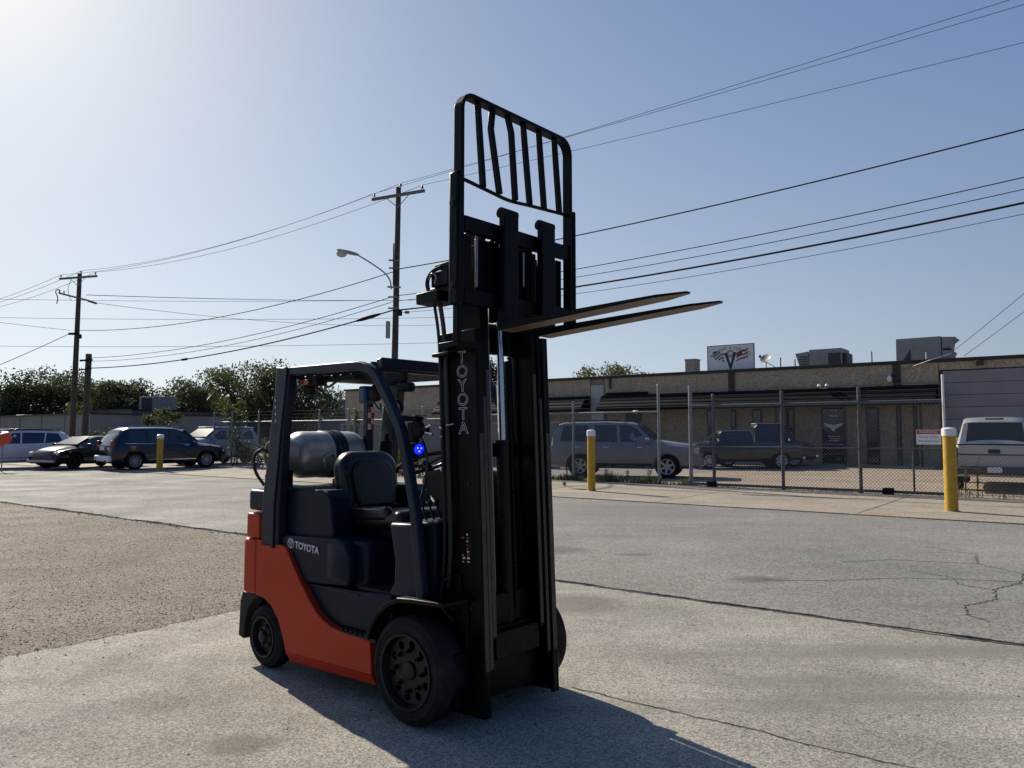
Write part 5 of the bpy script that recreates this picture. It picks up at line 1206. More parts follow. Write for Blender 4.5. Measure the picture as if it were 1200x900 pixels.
# ------------------------------------------------------------------ vehicles (local: +x front, z up, origin under the middle of the wheelbase)
def interp(T, x):
    if x <= T[0][0]: return T[0][1:]
    for a, b in zip(T, T[1:]):
        if x <= b[0]:
            t = (x - a[0]) / max(1e-6, b[0] - a[0]); t = t
            return tuple(p + (q - p) * t for p, q in zip(a[1:], b[1:]))
    return T[-1][1:]
class Car:
    """T: stations (x, z_low, z_belt, z_top, w_belt, w_top); w are half widths"""
    def __init__(s, name, loc, rz, label, cat, T, m_body, wheels, wr, ww=.22, rim=None, spokes=5, arch=None, group=None, mlow=None, track=None):
        s.T = T; s.e = empty(name, loc, rz, label, cat, group)
        xs = sorted(set([t[0] for t in T] + [wx + k * .12 for wx in wheels for k in range(-4, 5)])); xs = [x for x in xs if T[0][0] <= x <= T[-1][0]]
        V = []; n = 0
        for x in xs:
            zl, zb_, zt, wb, wt = interp(T, x)
            half = [(0, zl), (wb * .86, zl), (wb * .97, zl + .10), (wb * 1.0, zl + (zb_ - zl) * .45), (wb * .995, zl + (zb_ - zl) * .72), (wb * .965, zb_), (wt, max(zb_ + .005, zt - .05)), (wt * .90, zt - .008), (wt * .5, zt + .012), (0, zt + .018)]
            ring = half + [(-y, z) for y, z in reversed(half[1:-1])]; n = len(ring)
            V += [(x, y, z) for y, z in ring]
        F = [tuple(range(n - 1, -1, -1))]
        for i in range(len(xs) - 1):
            for k in range(n): F.append((n * i + k, n * i + (k + 1) % n, n * i + n + (k + 1) % n, n * i + n + k))
        F.append(tuple(range(n * (len(xs) - 1), n * len(xs))))
        mb = MB(); mb.add(V, F); s.body = mb.obj('body', m_body, s.e)
        cut = MB(); r_ = arch or wr * 1.18
        for wx in wheels:
            for sd_ in (-1, 1): cut.cyl((wx, sd_ * 2.0, wr), (wx, sd_ * (T[len(T) // 2][4] - ww - .10), wr), r_, 28)
        boolean(s.body, [cut]); me = s.body.data; me.polygons.foreach_set('use_smooth', [True] * len(me.polygons)); me.set_sharp_from_angle(angle=rad(32))
        s.body.data.materials.clear(); s.body.data.materials.append(m_body)
        wmax = track or max(t[4] for t in T)
        for wx in wheels:
            for sd_ in (-1, 1):
                w = bpy.data.objects.new('wheel', None); COL.objects.link(w); w.parent = s.e; w.location = (wx, sd_ * (wmax - .02), wr); w.empty_display_size = .1
                d = -sd_; rr_ = wr * .66
                MB().lathe([(0, rr_), (0, wr * .86), (d * .02, wr * .96), (d * .05, wr), (d * (ww - .05), wr), (d * ww, wr * .9), (d * ww, rr_)], (0, 0, 0), 'y', 32, closed=True).obj('tyre', M['rubber'], w, smooth=40)
                MB().lathe([(d * .03, .002), (d * .03, rr_ * .9), (-d * .0, rr_ * .97), (-d * .004, rr_ + .004), (d * .06, rr_ + .004), (d * .10, .002)] if False else [(d * .085, .002), (d * .085, rr_ * .86), (d * .0, rr_ * .95), (-d * .004, rr_ + .002), (d * ww * .9, rr_ + .002), (d * ww * .9, .002)], (0, 0, 0), 'y', 28).obj('wheel_barrel', M['rimblack'], w, smooth=40)
                mr = rim or M['steel']; sp_ = MB()
                for k in range(spokes):
                    a = 2 * pi * k / spokes + .3; c, sn = cos(a), sin(a); wd = rr_ * (.75 / spokes + .05)
                    sp_.add([(-sn * wd + c * .03, d * .03, c * wd + sn * .03), (sn * wd + c * .03, d * .03, -c * wd + sn * .03), (sn * wd * .7 + c * rr_ * .93, d * .012, -c * wd * .7 + sn * rr_ * .93), (-sn * wd * .7 + c * rr_ * .93, d * .012, c * wd * .7 + sn * rr_ * .93),
                             (-sn * wd + c * .03, d * .06, c * wd + sn * .03), (sn * wd + c * .03, d * .06, -c * wd + sn * .03), (sn * wd * .7 + c * rr_ * .93, d * .05, -c * wd * .7 + sn * rr_ * .93), (-sn * wd * .7 + c * rr_ * .93, d * .05, c * wd * .7 + sn * rr_ * .93)],
                            [(0, 1, 2, 3), (7, 6, 5, 4), (0, 4, 5, 1), (1, 5, 6, 2), (2, 6, 7, 3), (3, 7, 4, 0)])
                sp_.obj('rim', mr, w)
                MB().lathe([(d * .012, rr_ * .86), (-d * .002, rr_ * .93), (-d * .002, rr_ + .006), (d * .03, rr_ + .006), (d * .03, rr_ * .86)], (0, 0, 0), 'y', 28, closed=True).obj('rim_ring', mr, w, smooth=40)
                MB().lathe([(d * .06, .002), (d * .06, .06), (d * .02, .055), (d * .01, .002)], (0, 0, 0), 'y', 14).obj('hub_cap', mr, w, smooth=40)
                w.rotation_euler = (0, rad(37 * wx), 0)
    def y(s, x, z):
        zl, zb_, zt, wb, wt = interp(s.T, x)
        P = [(wb * .86, zl), (wb * .97, zl + .10), (wb, zl + (zb_ - zl) * .45), (wb * .995, zl + (zb_ - zl) * .72), (wb * .965, zb_), (wt, max(zb_ + .005, zt - .05)), (wt * .90, zt - .008)]
        for (ya, za), (yb_, zb2) in zip(P, P[1:]):
            if z <= zb2: t = (z - za) / max(1e-6, zb2 - za); return ya + (yb_ - ya) * max(0, t)
        return P[-1][0]
    def patch(s, name, pts, m, off=.008, sides=(-1, 1), depth=.03, parent=None, nsub=1, label=None):
        """panel lying on the body side, (x, z) outline"""
        r = None
        Q = []
        for (a, b) in zip(pts, pts[1:] + pts[:1]):
            for k in range(nsub): Q.append((a[0] + (b[0] - a[0]) * k / nsub, a[1] + (b[1] - a[1]) * k / nsub))
        for sd_ in sides:
            n = len(Q); V = [(x, sd_ * (s.y(x, z) + off), z) for x, z in Q] + [(x, sd_ * (s.y(x, z) - depth), z) for x, z in Q]
            F = [tuple(range(n)), tuple(range(2 * n - 1, n - 1, -1))] + [(i, i + n, (i + 1) % n + n, (i + 1) % n) for i in range(n)]
            mb = MB(); mb.add(V, F); r = mb.obj(name, m, parent or s.e, label=label)
        return r
    def top_z(s, x): return interp(s.T, x)[2]
    def slab(s, name, corners, m, th=.02, parent=None):
        """four-corner panel, given thickness inwards"""
        c = [Vector(p) for p in corners]; nrm = (c[1] - c[0]).cross(c[3] - c[0]).normalized(); V = [p for p in c] + [p - nrm * th for p in c]
        return MB().add(V, [(0, 1, 2, 3), (7, 6, 5, 4), (0, 4, 5, 1), (1, 5, 6, 2), (2, 6, 7, 3), (3, 7, 4, 0)]).obj(name, m, parent or s.e)
    def box(s, name, a, b, m, bev=.015, parent=None, both=False, label=None):
        o = None
        for sd_ in ((-1, 1) if both else (1,)):
            y0, y1 = sorted((sd_ * a[1], sd_ * b[1])); o = MB().box((a[0], y0, a[2]), (b[0], y1, b[2])).obj(name, m, parent or s.e, bevel=bev, label=label)
        return o
def suv(name, loc, rz, label, pal, L=4.95, H=1.78, wb=2.98, wr=.37, W_=.96, variant='crossover', spokes=10, cat='suv', trim=None, **kw):
    """pal: body material. x from -L/2 .. L/2 with the wheelbase centred a little forward"""
    r, f = -L / 2, L / 2; wx = (-wb / 2 - .03, wb / 2 + .02)
    if variant == 'crossover':
        T = [(r, .48, .80, .86, W_ * .80, W_ * .72), (r + .07, .30, .95, 1.02, W_ * .93, W_ * .84), (r + .20, .27, 1.02, 1.30, W_ * .97, W_ * .80), (r + .52, .25, 1.06, H - .12, W_, W_ * .76), (r + .75, .24, 1.06, H - .03, W_, W_ * .76),
             (-.6, .23, 1.04, H, W_, W_ * .77), (.15, .23, 1.02, H - .02, W_, W_ * .76), (.55, .23, 1.01, H - .13, W_, W_ * .74), (1.22, .24, 1.00, 1.12, W_, W_ * .80), (1.7, .25, .98, 1.06, W_ * .99, W_ * .80), (f - .28, .26, .90, .98, W_ * .95, W_ * .78), (f - .08, .28, .78, .86, W_ * .86, W_ * .7), (f, .38, .62, .68, W_ * .72, W_ * .6)]
        win = [[(r + .62, 1.12), (r + .78, H - .17), (-1.12, H - .13), (-1.02, 1.09)], [(-.96, 1.09), (-1.05, H - .13), (-.15, H - .12), (-.10, 1.07)], [(-.04, 1.07), (-.08, H - .12), (.22, H - .15), (.62, H - .30), (1.02, 1.08)]]
        ws = [(.58, H - .13), (1.20, 1.13)]; rw = [(r + .24, 1.10), (r + .50, H - .17)]
    elif variant == 'boxy':
        T = [(r, .55, .85, .92, W_ * .86, W_ * .80), (r + .06, .36, 1.05, 1.12, W_ * .96, W_ * .86), (r + .14, .34, 1.14, 1.50, W_ * .98, W_ * .84), (r + .34, .33, 1.18, H - .07, W_, W_ * .80), (r + .55, .33, 1.18, H - .02, W_, W_ * .80),
             (-.5, .32, 1.17, H, W_, W_ * .80), (.25, .32, 1.16, H - .03, W_, W_ * .79), (.45, .32, 1.16, H - .09, W_, W_ * .78), (1.10, .32, 1.14, 1.30, W_, W_ * .86), (1.7, .33, 1.10, 1.22, W_, W_ * .86), (f - .25, .34, 1.04, 1.14, W_ * .98, W_ * .84), (f - .06, .35, .95, 1.02, W_ * .92, W_ * .8), (f, .42, .80, .86, W_ * .84, W_ * .72)]
        win = [[(r + .42, 1.24), (r + .52, H - .14), (-1.22, H - .12), (-1.08, 1.38), (-1.16, 1.24)], [(-.98, 1.23), (-.90, 1.36), (-1.0, H - .12), (-.22, H - .12), (-.17, 1.22)], [(-.06, 1.22), (-.10, H - .12), (.28, H - .14), (.60, H - .32), (.98, 1.24)]]
        ws = [(.46, H - .09), (1.08, 1.31)]; rw = [(r + .17, 1.24), (r + .33, H - .12)]
    else:   # sedan
        T = [(r, .45, .72, .78, W_ * .80, W_ * .70), (r + .10, .28, .86, .94, W_ * .92, W_ * .74), (r + .55, .22, .92, 1.02, W_, W_ * .76), (r + .95, .21, .94, 1.10, W_, W_ * .72), (-.95, .20, .93, H - .08, W_, W_ * .66), (-.5, .20, .92, H, W_, W_ * .67), (.05, .20, .92, H - .01, W_, W_ * .67), (.35, .20, .91, H - .08, W_, W_ * .66),
             (1.15, .21, .90, .99, W_, W_ * .78), (1.6, .22, .86, .93, W_ * .98, W_ * .76), (f - .25, .24, .76, .82, W_ * .92, W_ * .72), (f - .07, .26, .66, .70, W_ * .84, W_ * .66), (f, .34, .55, .60, W_ * .70, W_ * .55)]
        win = [[(-1.45, 1.0), (-1.02, H - .16), (-.32, H - .10), (-.25, .97)], [(-.18, .97), (-.25, H - .10), (.12, H - .11), (.42, H - .20), (.95, .98)]]
        ws = [(.38, H - .08), (1.12, 1.0)]; rw = [(r + .98, 1.12), (-.98, H - .10)]
    c = Car(name, loc, rz, label, cat, T, pal, wx, wr, spokes=spokes, **kw)
    for w_ in win: c.patch('window', w_, M['glass_car'], nsub=3)
    if trim:
        c.patch('window_trim', [(win[0][0][0] - .05, win[0][0][1] - .035), (win[-1][-1][0], win[-1][-1][1] - .035), (win[-1][-1][0], win[-1][-1][1] - .005), (win[0][0][0] - .03, win[0][0][1] - .005)], trim, off=.014, nsub=4)
    for (nm, (xa, za), (xb, zb_), sg) in (('windshield', ws[0], ws[1], 1), ('rear_window', rw[1], rw[0], -1)):
        ya = interp(T, xa)[4] * .86; yb_ = interp(T, xb)[4] * (.92 if sg > 0 else 1.0)
        o = .022; dx, dz = (xb - xa), (zb_ - za); l_ = sqrt(dx * dx + dz * dz); nx_, nz_ = (-dz / l_ * 1, dx / l_) if sg > 0 else (dz / l_, -dx / l_)
        if nz_ < 0: nx_, nz_ = -nx_, -nz_
        P4 = [(xa + nx_ * o, -ya, za + nz_ * o), (xa + nx_ * o, ya, za + nz_ * o), (xb + nx_ * o, yb_, zb_ + nz_ * o), (xb + nx_ * o, -yb_, zb_ + nz_ * o)]
        if sg < 0: P4 = P4[::-1]
        c.slab(nm, P4, M['glass_car'], .045)
    mx_ = win[-1][-1][0] - .12
    for sd_ in (-1, 1): rbox('mirror', (mx_, sd_ * (W_ + .09), win[-1][0][1] + .05), (.14, .20, .14), kw.get('mlow') or pal, c.e, .04)
    for k in range(len(win)):
        xm = win[k][-1][0] - .28 if variant != 'crossover' or k else None
        if xm is not None and k < len(win): c.patch('door_handle', [(xm - .20, 1.0 if variant != 'boxy' else 1.03), (xm, 1.0 if variant != 'boxy' else 1.03), (xm, 1.03 if variant != 'boxy' else 1.065), (xm - .20, 1.03 if variant != 'boxy' else 1.065)] if variant != 'sedan' else [(xm - .2, .82), (xm, .82), (xm, .85), (xm - .2, .85)], M['chrome'] if trim or variant == 'boxy' else pal, off=.03)
        xs_ = (win[k][-1][0] + .03)
        if k < len(win) - 1 or variant == 'sedan': c.patch('door_seam', [(xs_ - .006, .38), (xs_ + .006, .38), (xs_ + .006, win[0][0][1] - .05), (xs_ - .006, win[0][0][1] - .05)], M['hose'], off=.002, nsub=3)
    return c
CAR_DIR = rad(47)
# dark blue SUV seen from its rear right corner
M_dblue = paint('dark_blue_paint', (.012, .018, .032), .22, .4)
cx0, cy0 = -15.35, 34.0
hd = rad(46); c = suv('parked_suv', (cx0, cy0, .03), hd, 'dark blue SUV with chrome window line parked behind the farthest bollard', M_dblue, trim=M['chrome'], L=5.0, rim=mat('alloy_rim', (.30, .30, .31), .35, metal=.7), group='cars parked in the left lot')
r = -2.5
c.slab('tail_gate_glass_bar', [(r - .02, -.62, .98), (r - .02, .62, .98), (r - .0, .62, 1.03), (r - .0, -.62, 1.03)][::-1], M['hose'])
c.slab('number_plate', [(r - .035, -.26, .83), (r - .035, .26, .83), (r - .03, .26, .97), (r - .03, -.26, .97)][::-1], M['signwhite'])
c.box('tail_light', (r + .04, -.88, .86), (r + .20, -.74, 1.22), M['red'], .03); c.box('tail_light', (r + .04, .74, .86), (r + .20, .88, 1.22), M['red'], .03)
c.box('bumper', (r - .06, -.86, .36), (r + .12, .86, .60), M['signwhite'], .04, label='pale rear bumper'); c.box('exhaust', (r - .08, .45, .34), (r - .0, .70, .42), M['chrome'], .01, both=True)
for sd_ in (-1, 1): MB().tube([(-1.7, sd_ * .70, 1.79), (-1.5, sd_ * .71, 1.83), (.0, sd_ * .71, 1.84), (.35, sd_ * .70, 1.78)], .02, 6).obj('roof_rail', M['chrome'], c.e, smooth=50)
c.patch('sill_trim', [(-1.0, .40), (1.05, .40), (1.05, .44), (-1.0, .44)], M['chrome'], off=.012, nsub=3)
c.box('head_light', (2.12, -.88, .68), (2.36, -.62, .82), M['lampglass'], .03); c.box('head_light', (2.12, .62, .68), (2.36, .88, .82), M['lampglass'], .03)
# black sedan facing the camera at left
M_blk = paint('black_paint', (.010, .011, .014), .2, .3)
c = suv('parked_sedan', (-19.0, 34.6, .03), hd + pi + rad(24), 'black sedan parked between the white SUV and the dark blue SUV', M_blk, L=4.7, H=1.40, wb=2.75, wr=.33, W_=.91, variant='sedan', cat='sedan', spokes=7, rim=M['rimblack'], group='cars parked in the left lot')
f = 2.35
for sd_ in (-1, 1): c.box('head_light', (f - .26, .60, .60), (f - .10, .82, .74), M['white'], .04, both=False) if sd_ > 0 else c.box('head_light', (f - .26, -.82, .60), (f - .10, -.60, .74), M['white'], .04)
c.box('grille', (f - .06, -.45, .42), (f + .01, .45, .58), M['hvacdark'], .02); c.box('bumper', (f - .12, -.78, .28), (f + .03, .78, .42), M['steel'], .04)
# white and black SUV at the far left, rear side to us
M_wht = paint('white_car_paint', (.78, .76, .71), .3, .0)
c = suv('parked_suv', (-22.4, 34.6, .03), rad(48) + pi, 'white SUV with black roof and dark lower bumper at the left edge', M_wht, L=4.75, H=1.68, wb=2.85, spokes=5, rim=M['rimblack'], group='cars parked in the left lot')
c.box('bumper', (2.10, -.86, .26), (2.42, .86, .62), M['plastic'], .05, label='black lower front bumper'); 
for k in range(4): c.box('grille_slot', (2.26, -.7, .66 + k * .045), (2.40 - k * .03, .7, .685 + k * .045), M['hvacdark'], .004)
c.patch('arch_trim', [(-2.0, .32), (2.1, .32), (2.1, .46), (-2.0, .46)], M['plastic'], off=.012, nsub=4)
mb = MB(); V = []
T = c.T
mb.box((-1.75, -.70, 1.685), (.35, .70, 1.725)); mb.obj('black_roof', M_blk, c.e, bevel=.02)
# pale van-like off-roader partly hidden behind the dark blue SUV
M_off = paint('pale_grey_paint', (.30, .32, .33), .35, .2)
c = suv('parked_off_roader', (-14.9, 38.6, .03), rad(48) + pi + rad(14), 'pale grey off-roader with white roof, half hidden behind the dark blue SUV', M_off, L=4.4, H=1.80, wb=2.6, wr=.38, W_=.90, variant='boxy', cat='suv', spokes=5, group='cars parked in the left lot')
c.box('roof_cap', (-1.9, -.72, 1.79), (.4, .72, 1.86), M['white'], .02)
for sd_ in (-1, 1): MB().lathe([(0, .002), (0, .10), (.03, .09), (.04, .002)], (2.14, sd_ * .62, .88), 'x', 16).obj('head_light', M['white'], c.e, smooth=40)
c.box('grille', (2.12, -.45, .76), (2.2, .45, 1.0), M['hvacdark'], .01); c.box('bumper', (2.15, -.85, .42), (2.38, .85, .60), M['steel'], .03)

# grey SUV behind the fence, facing right
M_tah = paint('grey_metallic_paint', (.215, .212, .205), .30, .3)
ta = rad(-17)
c = suv('parked_suv', (4.05, 27.3, .03), ta, 'large grey SUV behind the fence facing right', M_tah, L=5.2, H=1.93, wb=2.95, wr=.40, W_=.99, variant='boxy', spokes=6, rim=mat('bright_rim', (.42, .42, .42), .3, metal=.6))
f = 2.6
for sd_ in (-1, 1):
    y0, y1 = sorted((sd_ * .52, sd_ * .94)); c.box('head_light', (f - .30, y0, .82), (f - .045, y1, 1.02), M['lampglass'], .03)
    rbox('mirror_cap', (.87, sd_ * 1.09, 1.32), (.13, .16, .13), M['chrome'], c.e, .04)
    MB().tube([(-1.9, sd_ * .70, 1.92), (-1.7, sd_ * .71, 1.965), (-.1, sd_ * .71, 1.965), (.1, sd_ * .70, 1.92)], .018, 6).obj('roof_rail', M['hose'], c.e, smooth=50)
for k in range(3): c.box('grille_bar', (f - .05, -.5, .70 + k * .10), (f + .02, .5, .74 + k * .10), M['steel'] if k == 1 else M['hvacdark'], .008)
c.box('grille', (f - .12, -.5, .66), (f - .02, .5, 1.0), M['hvacdark'], .01)
c.box('bumper', (f - .20, -.92, .40), (f + .06, .92, .62), M_tah, .05); c.box('fog_grille', (f + .02, -.42, .44), (f + .075, .42, .56), M['hvacdark'], .01)
c.box('number_plate', (f + .06, -.16, .46), (f + .085, .16, .60), M['signwhite'], .004)
c.patch('sill_trim', [(-1.0, .40), (1.0, .40), (1.0, .50), (-1.0, .50)], M['plastic'], off=.012, nsub=3)

def pickup(name, loc, rz, label, m_body, L=4.9, H=1.75, wb=2.9, wr=.36, W_=.92, roofm=None, classic=True, cabx=(-.35, 1.0), rim=None, rimr=None, group=None):
    r, f = -L / 2, L / 2; c0, c1 = cabx
    bz = 1.10 if classic else 1.18
    T = [(r, .45, bz - .04, bz, W_ * .93, W_ * .86), (r + .04, .40, bz - .03, bz + .01, W_ * .98, W_ * .90), (c0 - .03, .34, bz - .02, bz + .02, W_, W_ * .90), (c0 + .02, .33, bz - .02, H - .14, W_, W_ * .76), (c0 + .14, .33, bz - .02, H - .01, W_, W_ * .76), ((c0 + c1) / 2, .33, bz - .02, H, W_, W_ * .78), (c1 - .22, .33, bz - .02, H - .03, W_, W_ * .76), (c1 - .10, .33, bz - .03, H - .14, W_, W_ * .75),
         (c1 + .36, .33, bz - .06, bz + .06, W_, W_ * .82), (c1 + .8, .33, bz - .10, bz + .03, W_, W_ * .84), (f - .2, .34, bz - .14, bz - .04, W_ * .97, W_ * .82), (f - .03, .38, bz - .22, bz - .12, W_ * .92, W_ * .78), (f, .44, bz - .36, bz - .28, W_ * .86, W_ * .7)]
    c = Car(name, loc, rz, label, 'pickup truck', T, m_body, (-wb / 2, wb / 2), wr, rim=rim, spokes=8 if classic else 6, group=group)
    c.patch('window', [(c0 + .10, bz + .05), (c0 + .16, H - .13), ((c0 + c1) / 2 - .06, H - .12), ((c0 + c1) / 2 - .02, bz + .05)] if (c1 - c0) > 1.6 else [(c0 + .10, bz + .05), (c0 + .16, H - .13), (c0 + .3, H - .12), (c0 + .32, bz + .05)], M['glass_car'], nsub=2)
    x0 = (c0 + c1) / 2 + .04 if (c1 - c0) > 1.6 else c0 + .36
    c.patch('window', [(x0, bz + .05), (x0, H - .12), (c1 - .24, H - .14), (c1 - .10, H - .22), (c1 + .18, bz + .05)], M['glass_car'], nsub=3)
    ya = interp(T, c1 - .1)[4]
    c.slab('windshield', [(c1 - .085, -ya * .88, H - .13), (c1 - .085, ya * .88, H - .13), (c1 + .34, ya * .98, bz + .10), (c1 + .34, -ya * .98, bz + .10)], M['glass_car'], .03)
    c.slab('rear_window', [(c0 - .024, -W_ * .72, bz + .09), (c0 - .024, W_ * .72, bz + .09), (c0 + .004, W_ * .64, H - .15), (c0 + .004, -W_ * .64, H - .15)][::-1], M['glass_car'], .02)
    bed = MB().box((r + .06, -W_ * .82, bz - .40), (c0 - .07, W_ * .82, bz + .035))
    boolean(c.body, [bed]); c.body.data.materials.clear(); c.body.data.materials.append(m_body)
    for sd_ in (-1, 1): rbox('mirror', (c1 + .0, sd_ * (W_ + .10), bz + .14), (.08, .16, .14), M['chrome'] if classic else m_body, c.e, .02)
    if roofm: c.box('roof_cap', (c0 + .08, -W_ * .72, H - .012), (c1 - .20, W_ * .72, H + .035), roofm, .03)
    return c, T
M_cl = paint('dark_classic_paint', (.012, .016, .016), .3, .2); M_cl2 = paint('charcoal_classic_paint', (.020, .021, .021), .35, .2)
wrim = mat('white_wall_rim', (.50, .48, .44), .45, metal=.2)
# near dark classic pickup, nose to the left
c, T = pickup('classic_pickup', (9.95, 33.6, .034), rad(176), 'dark classic pickup with chrome nose in the yard, cab left of the taller truck', M_cl, L=4.9, H=1.66, wb=3.0, cabx=(-.35, 1.15), rim=wrim)
f = 2.45
c.box('bumper', (f - .08, -.85, .42), (f + .06, .85, .56), M['chrome'], .03); c.box('grille', (f - .06, -.6, .62), (f + .02, .6, .80), M['steel'], .01)
c.patch('side_trim', [(-2.3, .98), (2.2, .94), (2.2, .96), (-2.3, 1.0)], M['chrome'], off=.014, nsub=4)
c.box('rear_bumper', (-f - .06, -.85, .42), (-f + .08, .85, .56), M['chrome'], .03)
for sd_ in (-1, 1):
    y0, y1 = sorted((sd_ * .74, sd_ * .86)); c.box('tail_light', (-f - .02, y0, .66), (-f + .06, y1, .90), M['red'], .01)
# taller classic truck behind it
c, T = pickup('classic_pickup', (11.35, 35.7, .034), rad(-8), 'taller charcoal classic pickup with pale roof facing right, behind the low dark one', M_cl2, L=4.9, H=1.95, wb=2.9, wr=.38, cabx=(-.25, 1.2), roofm=mat('pale_roof', (.32, .30, .26), .5), rim=wrim)
c.box('bumper', (2.38, -.85, .44), (2.52, .85, .58), M['chrome'], .03); c.box('grille', (2.40, -.62, .62), (2.48, .62, .86), M['steel'], .02); c.box('rear_bumper', (-2.52, -.85, .46), (-2.38, .85, .60), M['chrome'], .03)
for sd_ in (-1, 1):
    MB().lathe([(0, .002), (0, .11), (.05, .09), (.06, .002)], (2.38, sd_ * .72, .80), 'x', 16).obj('head_light', M['lampglass'], c.e, smooth=40)
    rbox('fender_crown', (1.75, sd_ * .80, .98), (1.15, .24, .16), M_cl2, c.e, .07)
# white pickup, tail towards the camera
M_wp = paint('white_pickup_paint', (.46, .45, .42), .35, .0)
wx_ = (1168 - 600) / 901 * 20.6
c, T = pickup('white_pickup', (12.35 + 1.55, 19.75 + 2.4, .034), rad(57), 'white pickup truck seen from behind at the right edge', M_wp, L=5.7, H=1.97, wb=3.65, wr=.40, W_=.99, classic=False, cabx=(-.75, 1.35), rim=M['steel'])
r = -2.85
tg = c.box('tailgate', (r - .035, -.80, .66), (r - .0, .80, 1.215), M_wp, .02); c.box('tailgate_cap', (r - .05, -.82, 1.216), (r + .03, .82, 1.245), M['plastic'], .008)
rbox('handle', (r - .045, 0, 1.05), (.03, .26, .11), M['hvacdark'], tg, .012)
for sd_ in (-1, 1):
    y0, y1 = sorted((sd_ * .82, sd_ * .97)); c.box('tail_light', (r - .03, y0, .72), (r + .05, y1, 1.16), M['red'], .015)
c.box('rear_bumper', (r - .16, -.95, .46), (r + .02, .95, .64), M['hvacdark'], .03); c.box('number_plate', (r - .175, -.16, .52), (r - .161, .16, .66), M['signwhite'], .004)
c.box('brake_light', (-.77, -.22, 1.90), (-.72, .22, 1.945), M['hvacdark'], .008)
# ------------------------------------------------------------------ vegetation
def leaves(cl, n, size, seed, flat=.6, drop=None):
    """cl: clumps (x, y, z, rx, ry, rz); small bent leaf quads gathered towards each clump's surface"""
    r = random.Random(seed); V = []; F = []; tot = sum(c[3] * c[4] + c[4] * c[5] for c in cl)
    for c in cl:
        k_ = int(n * (c[3] * c[4] + c[4] * c[5]) / tot)
        for _ in range(k_):
            u = r.uniform(-1, 1); a = r.uniform(0, 2 * pi); q = (r.random() ** .45); s = sqrt(1 - u * u); nz = 1 + .25 * sin(a * 5 + c[0] * 3) * sin(u * 6 + c[1])
            p = Vector((c[0] + c[3] * q * nz * s * cos(a), c[1] + c[4] * q * nz * s * sin(a), c[2] + c[5] * q * nz * u))
            d = Vector((r.gauss(0, 1), r.gauss(0, 1), r.gauss(0, flat))).normalized(); e = d.cross(Vector((r.gauss(0, 1), r.gauss(0, 1), r.gauss(0, 1)))).normalized(); g = d.cross(e)
            l = size * r.uniform(.6, 1.35); w = l * .5; o = len(V)
            V += [p - e * l * .5, p + g * w * .5, p + e * l * .5, p - g * w * .5]; F.append((o, o + 1, o + 2, o + 3))
    mb = MB(); mb.add(V, F); return mb
def tree(loc, h, w, label, m, seed, n=5200, trunk_h=.35, size=.42, group=None, low=.28):
    r = random.Random(seed); e = empty('tree', loc, r.uniform(0, 6), label, 'tree', group)
    tr = MB(); n_ = 6; tr.tube([(r.uniform(-.1, .1) * k, r.uniform(-.1, .1) * k, h * .55 * k / n_) for k in range(n_ + 1)], [h * .028 * (1 - .7 * k / n_) for k in range(n_ + 1)], 8); tr.obj('trunk', M['bark'], e, smooth=60)
    cl = []; K = int(14 + w)
    for k in range(K):
        a = 2 * pi * k / K * 2.4 + r.uniform(-.4, .4); rad_ = w * .5 * r.uniform(.25, .85); z = h * (low + (1 - low) * r.uniform(.12, .82)); zz = 1 - ((z / h - .55) / .55) ** 2
        cl.append((rad_ * cos(a) * max(.45, zz), rad_ * sin(a) * max(.45, zz), z, w * r.uniform(.13, .22), w * r.uniform(.13, .22), h * r.uniform(.09, .15)))
    cl.append((0, 0, h * .86, w * .16, w * .16, h * .10)); cl.append((0, 0, h * .66, w * .26, w * .26, h * .16)); cl.append((0, 0, h * .38, w * .36, w * .36, h * .16))
    lm = MB()
    for c in cl[:12]:
        s0 = Vector((0, 0, h * r.uniform(.22, .45))); lm.tube([s0, s0.lerp(Vector(c[:3]), .5) + Vector((0, 0, -.2)), Vector(c[:3])], [h * .012, h * .008, h * .003], 5)
    lm.obj('limb', M['bark'], e, smooth=60, kind='stuff')
    leaves(cl, n, size, seed).obj('crown', m, e, fix=False)
    return e
tg_ = 'trees behind the left buildings'
TS = [(8, 118, 445, 9.5, 'A', 'dark leafy tree at the left edge above the white SUV'), (48, 122, 424, 12, 'A', 'broad dark tree just left of the tall left pole'), (88, 128, 427, 10, 'A', 'dark tree whose crown sits behind the tall left pole'),
      (127, 116, 441, 9, 'B', 'lower olive tree right of the short utility pole'), (163, 120, 440, 9.5, 'A', 'dark rounded tree above the grey rooftop unit at left'), (212, 118, 437, 11, 'A', 'wide dark tree behind the tilted satellite dish'),
      (247, 125, 452, 8, 'B', 'small gap-filling tree between the dish and the big tree'), (292, 110, 416, 12, 'B', 'tallest leafy tree directly left of the rear guard pillar'), (345, 112, 430, 11, 'A', 'dark leafy tree seen through the overhead guard'),
      (382, 150, 456, 6, 'B', 'small distant tree left of the blue lamp box'), (399, 152, 455, 6, 'B', 'small distant tree right behind the rooftop unit under the guard')]
for i, (px, D, yt, w, mk, lb) in enumerate(TS):
    w *= 1.28
    h = 1.55 + (508 - yt) * D / 901; p = tp(px, D); tree((p.x, p.y, 0), h, w * D / 118, lb, M['leaf' + mk], 100 + i, n=8600 if w > 9 else 2600, size=.44, group=tg_, low=.12)
p = tp(718, 82); tree((p.x, p.y, 0), 1.55 + 88 * 82 / 901, 9.6, 'green tree top showing above the roof left of the chimney', M['leafC'], 300, n=7000, size=.36)
p = tp(577, 80); tree((p.x, p.y, 0), 1.55 + 92 * 80 / 901, 4.5, 'green tree seen through the gap in the mast', M['leafB'], 301, n=3200, size=.36)
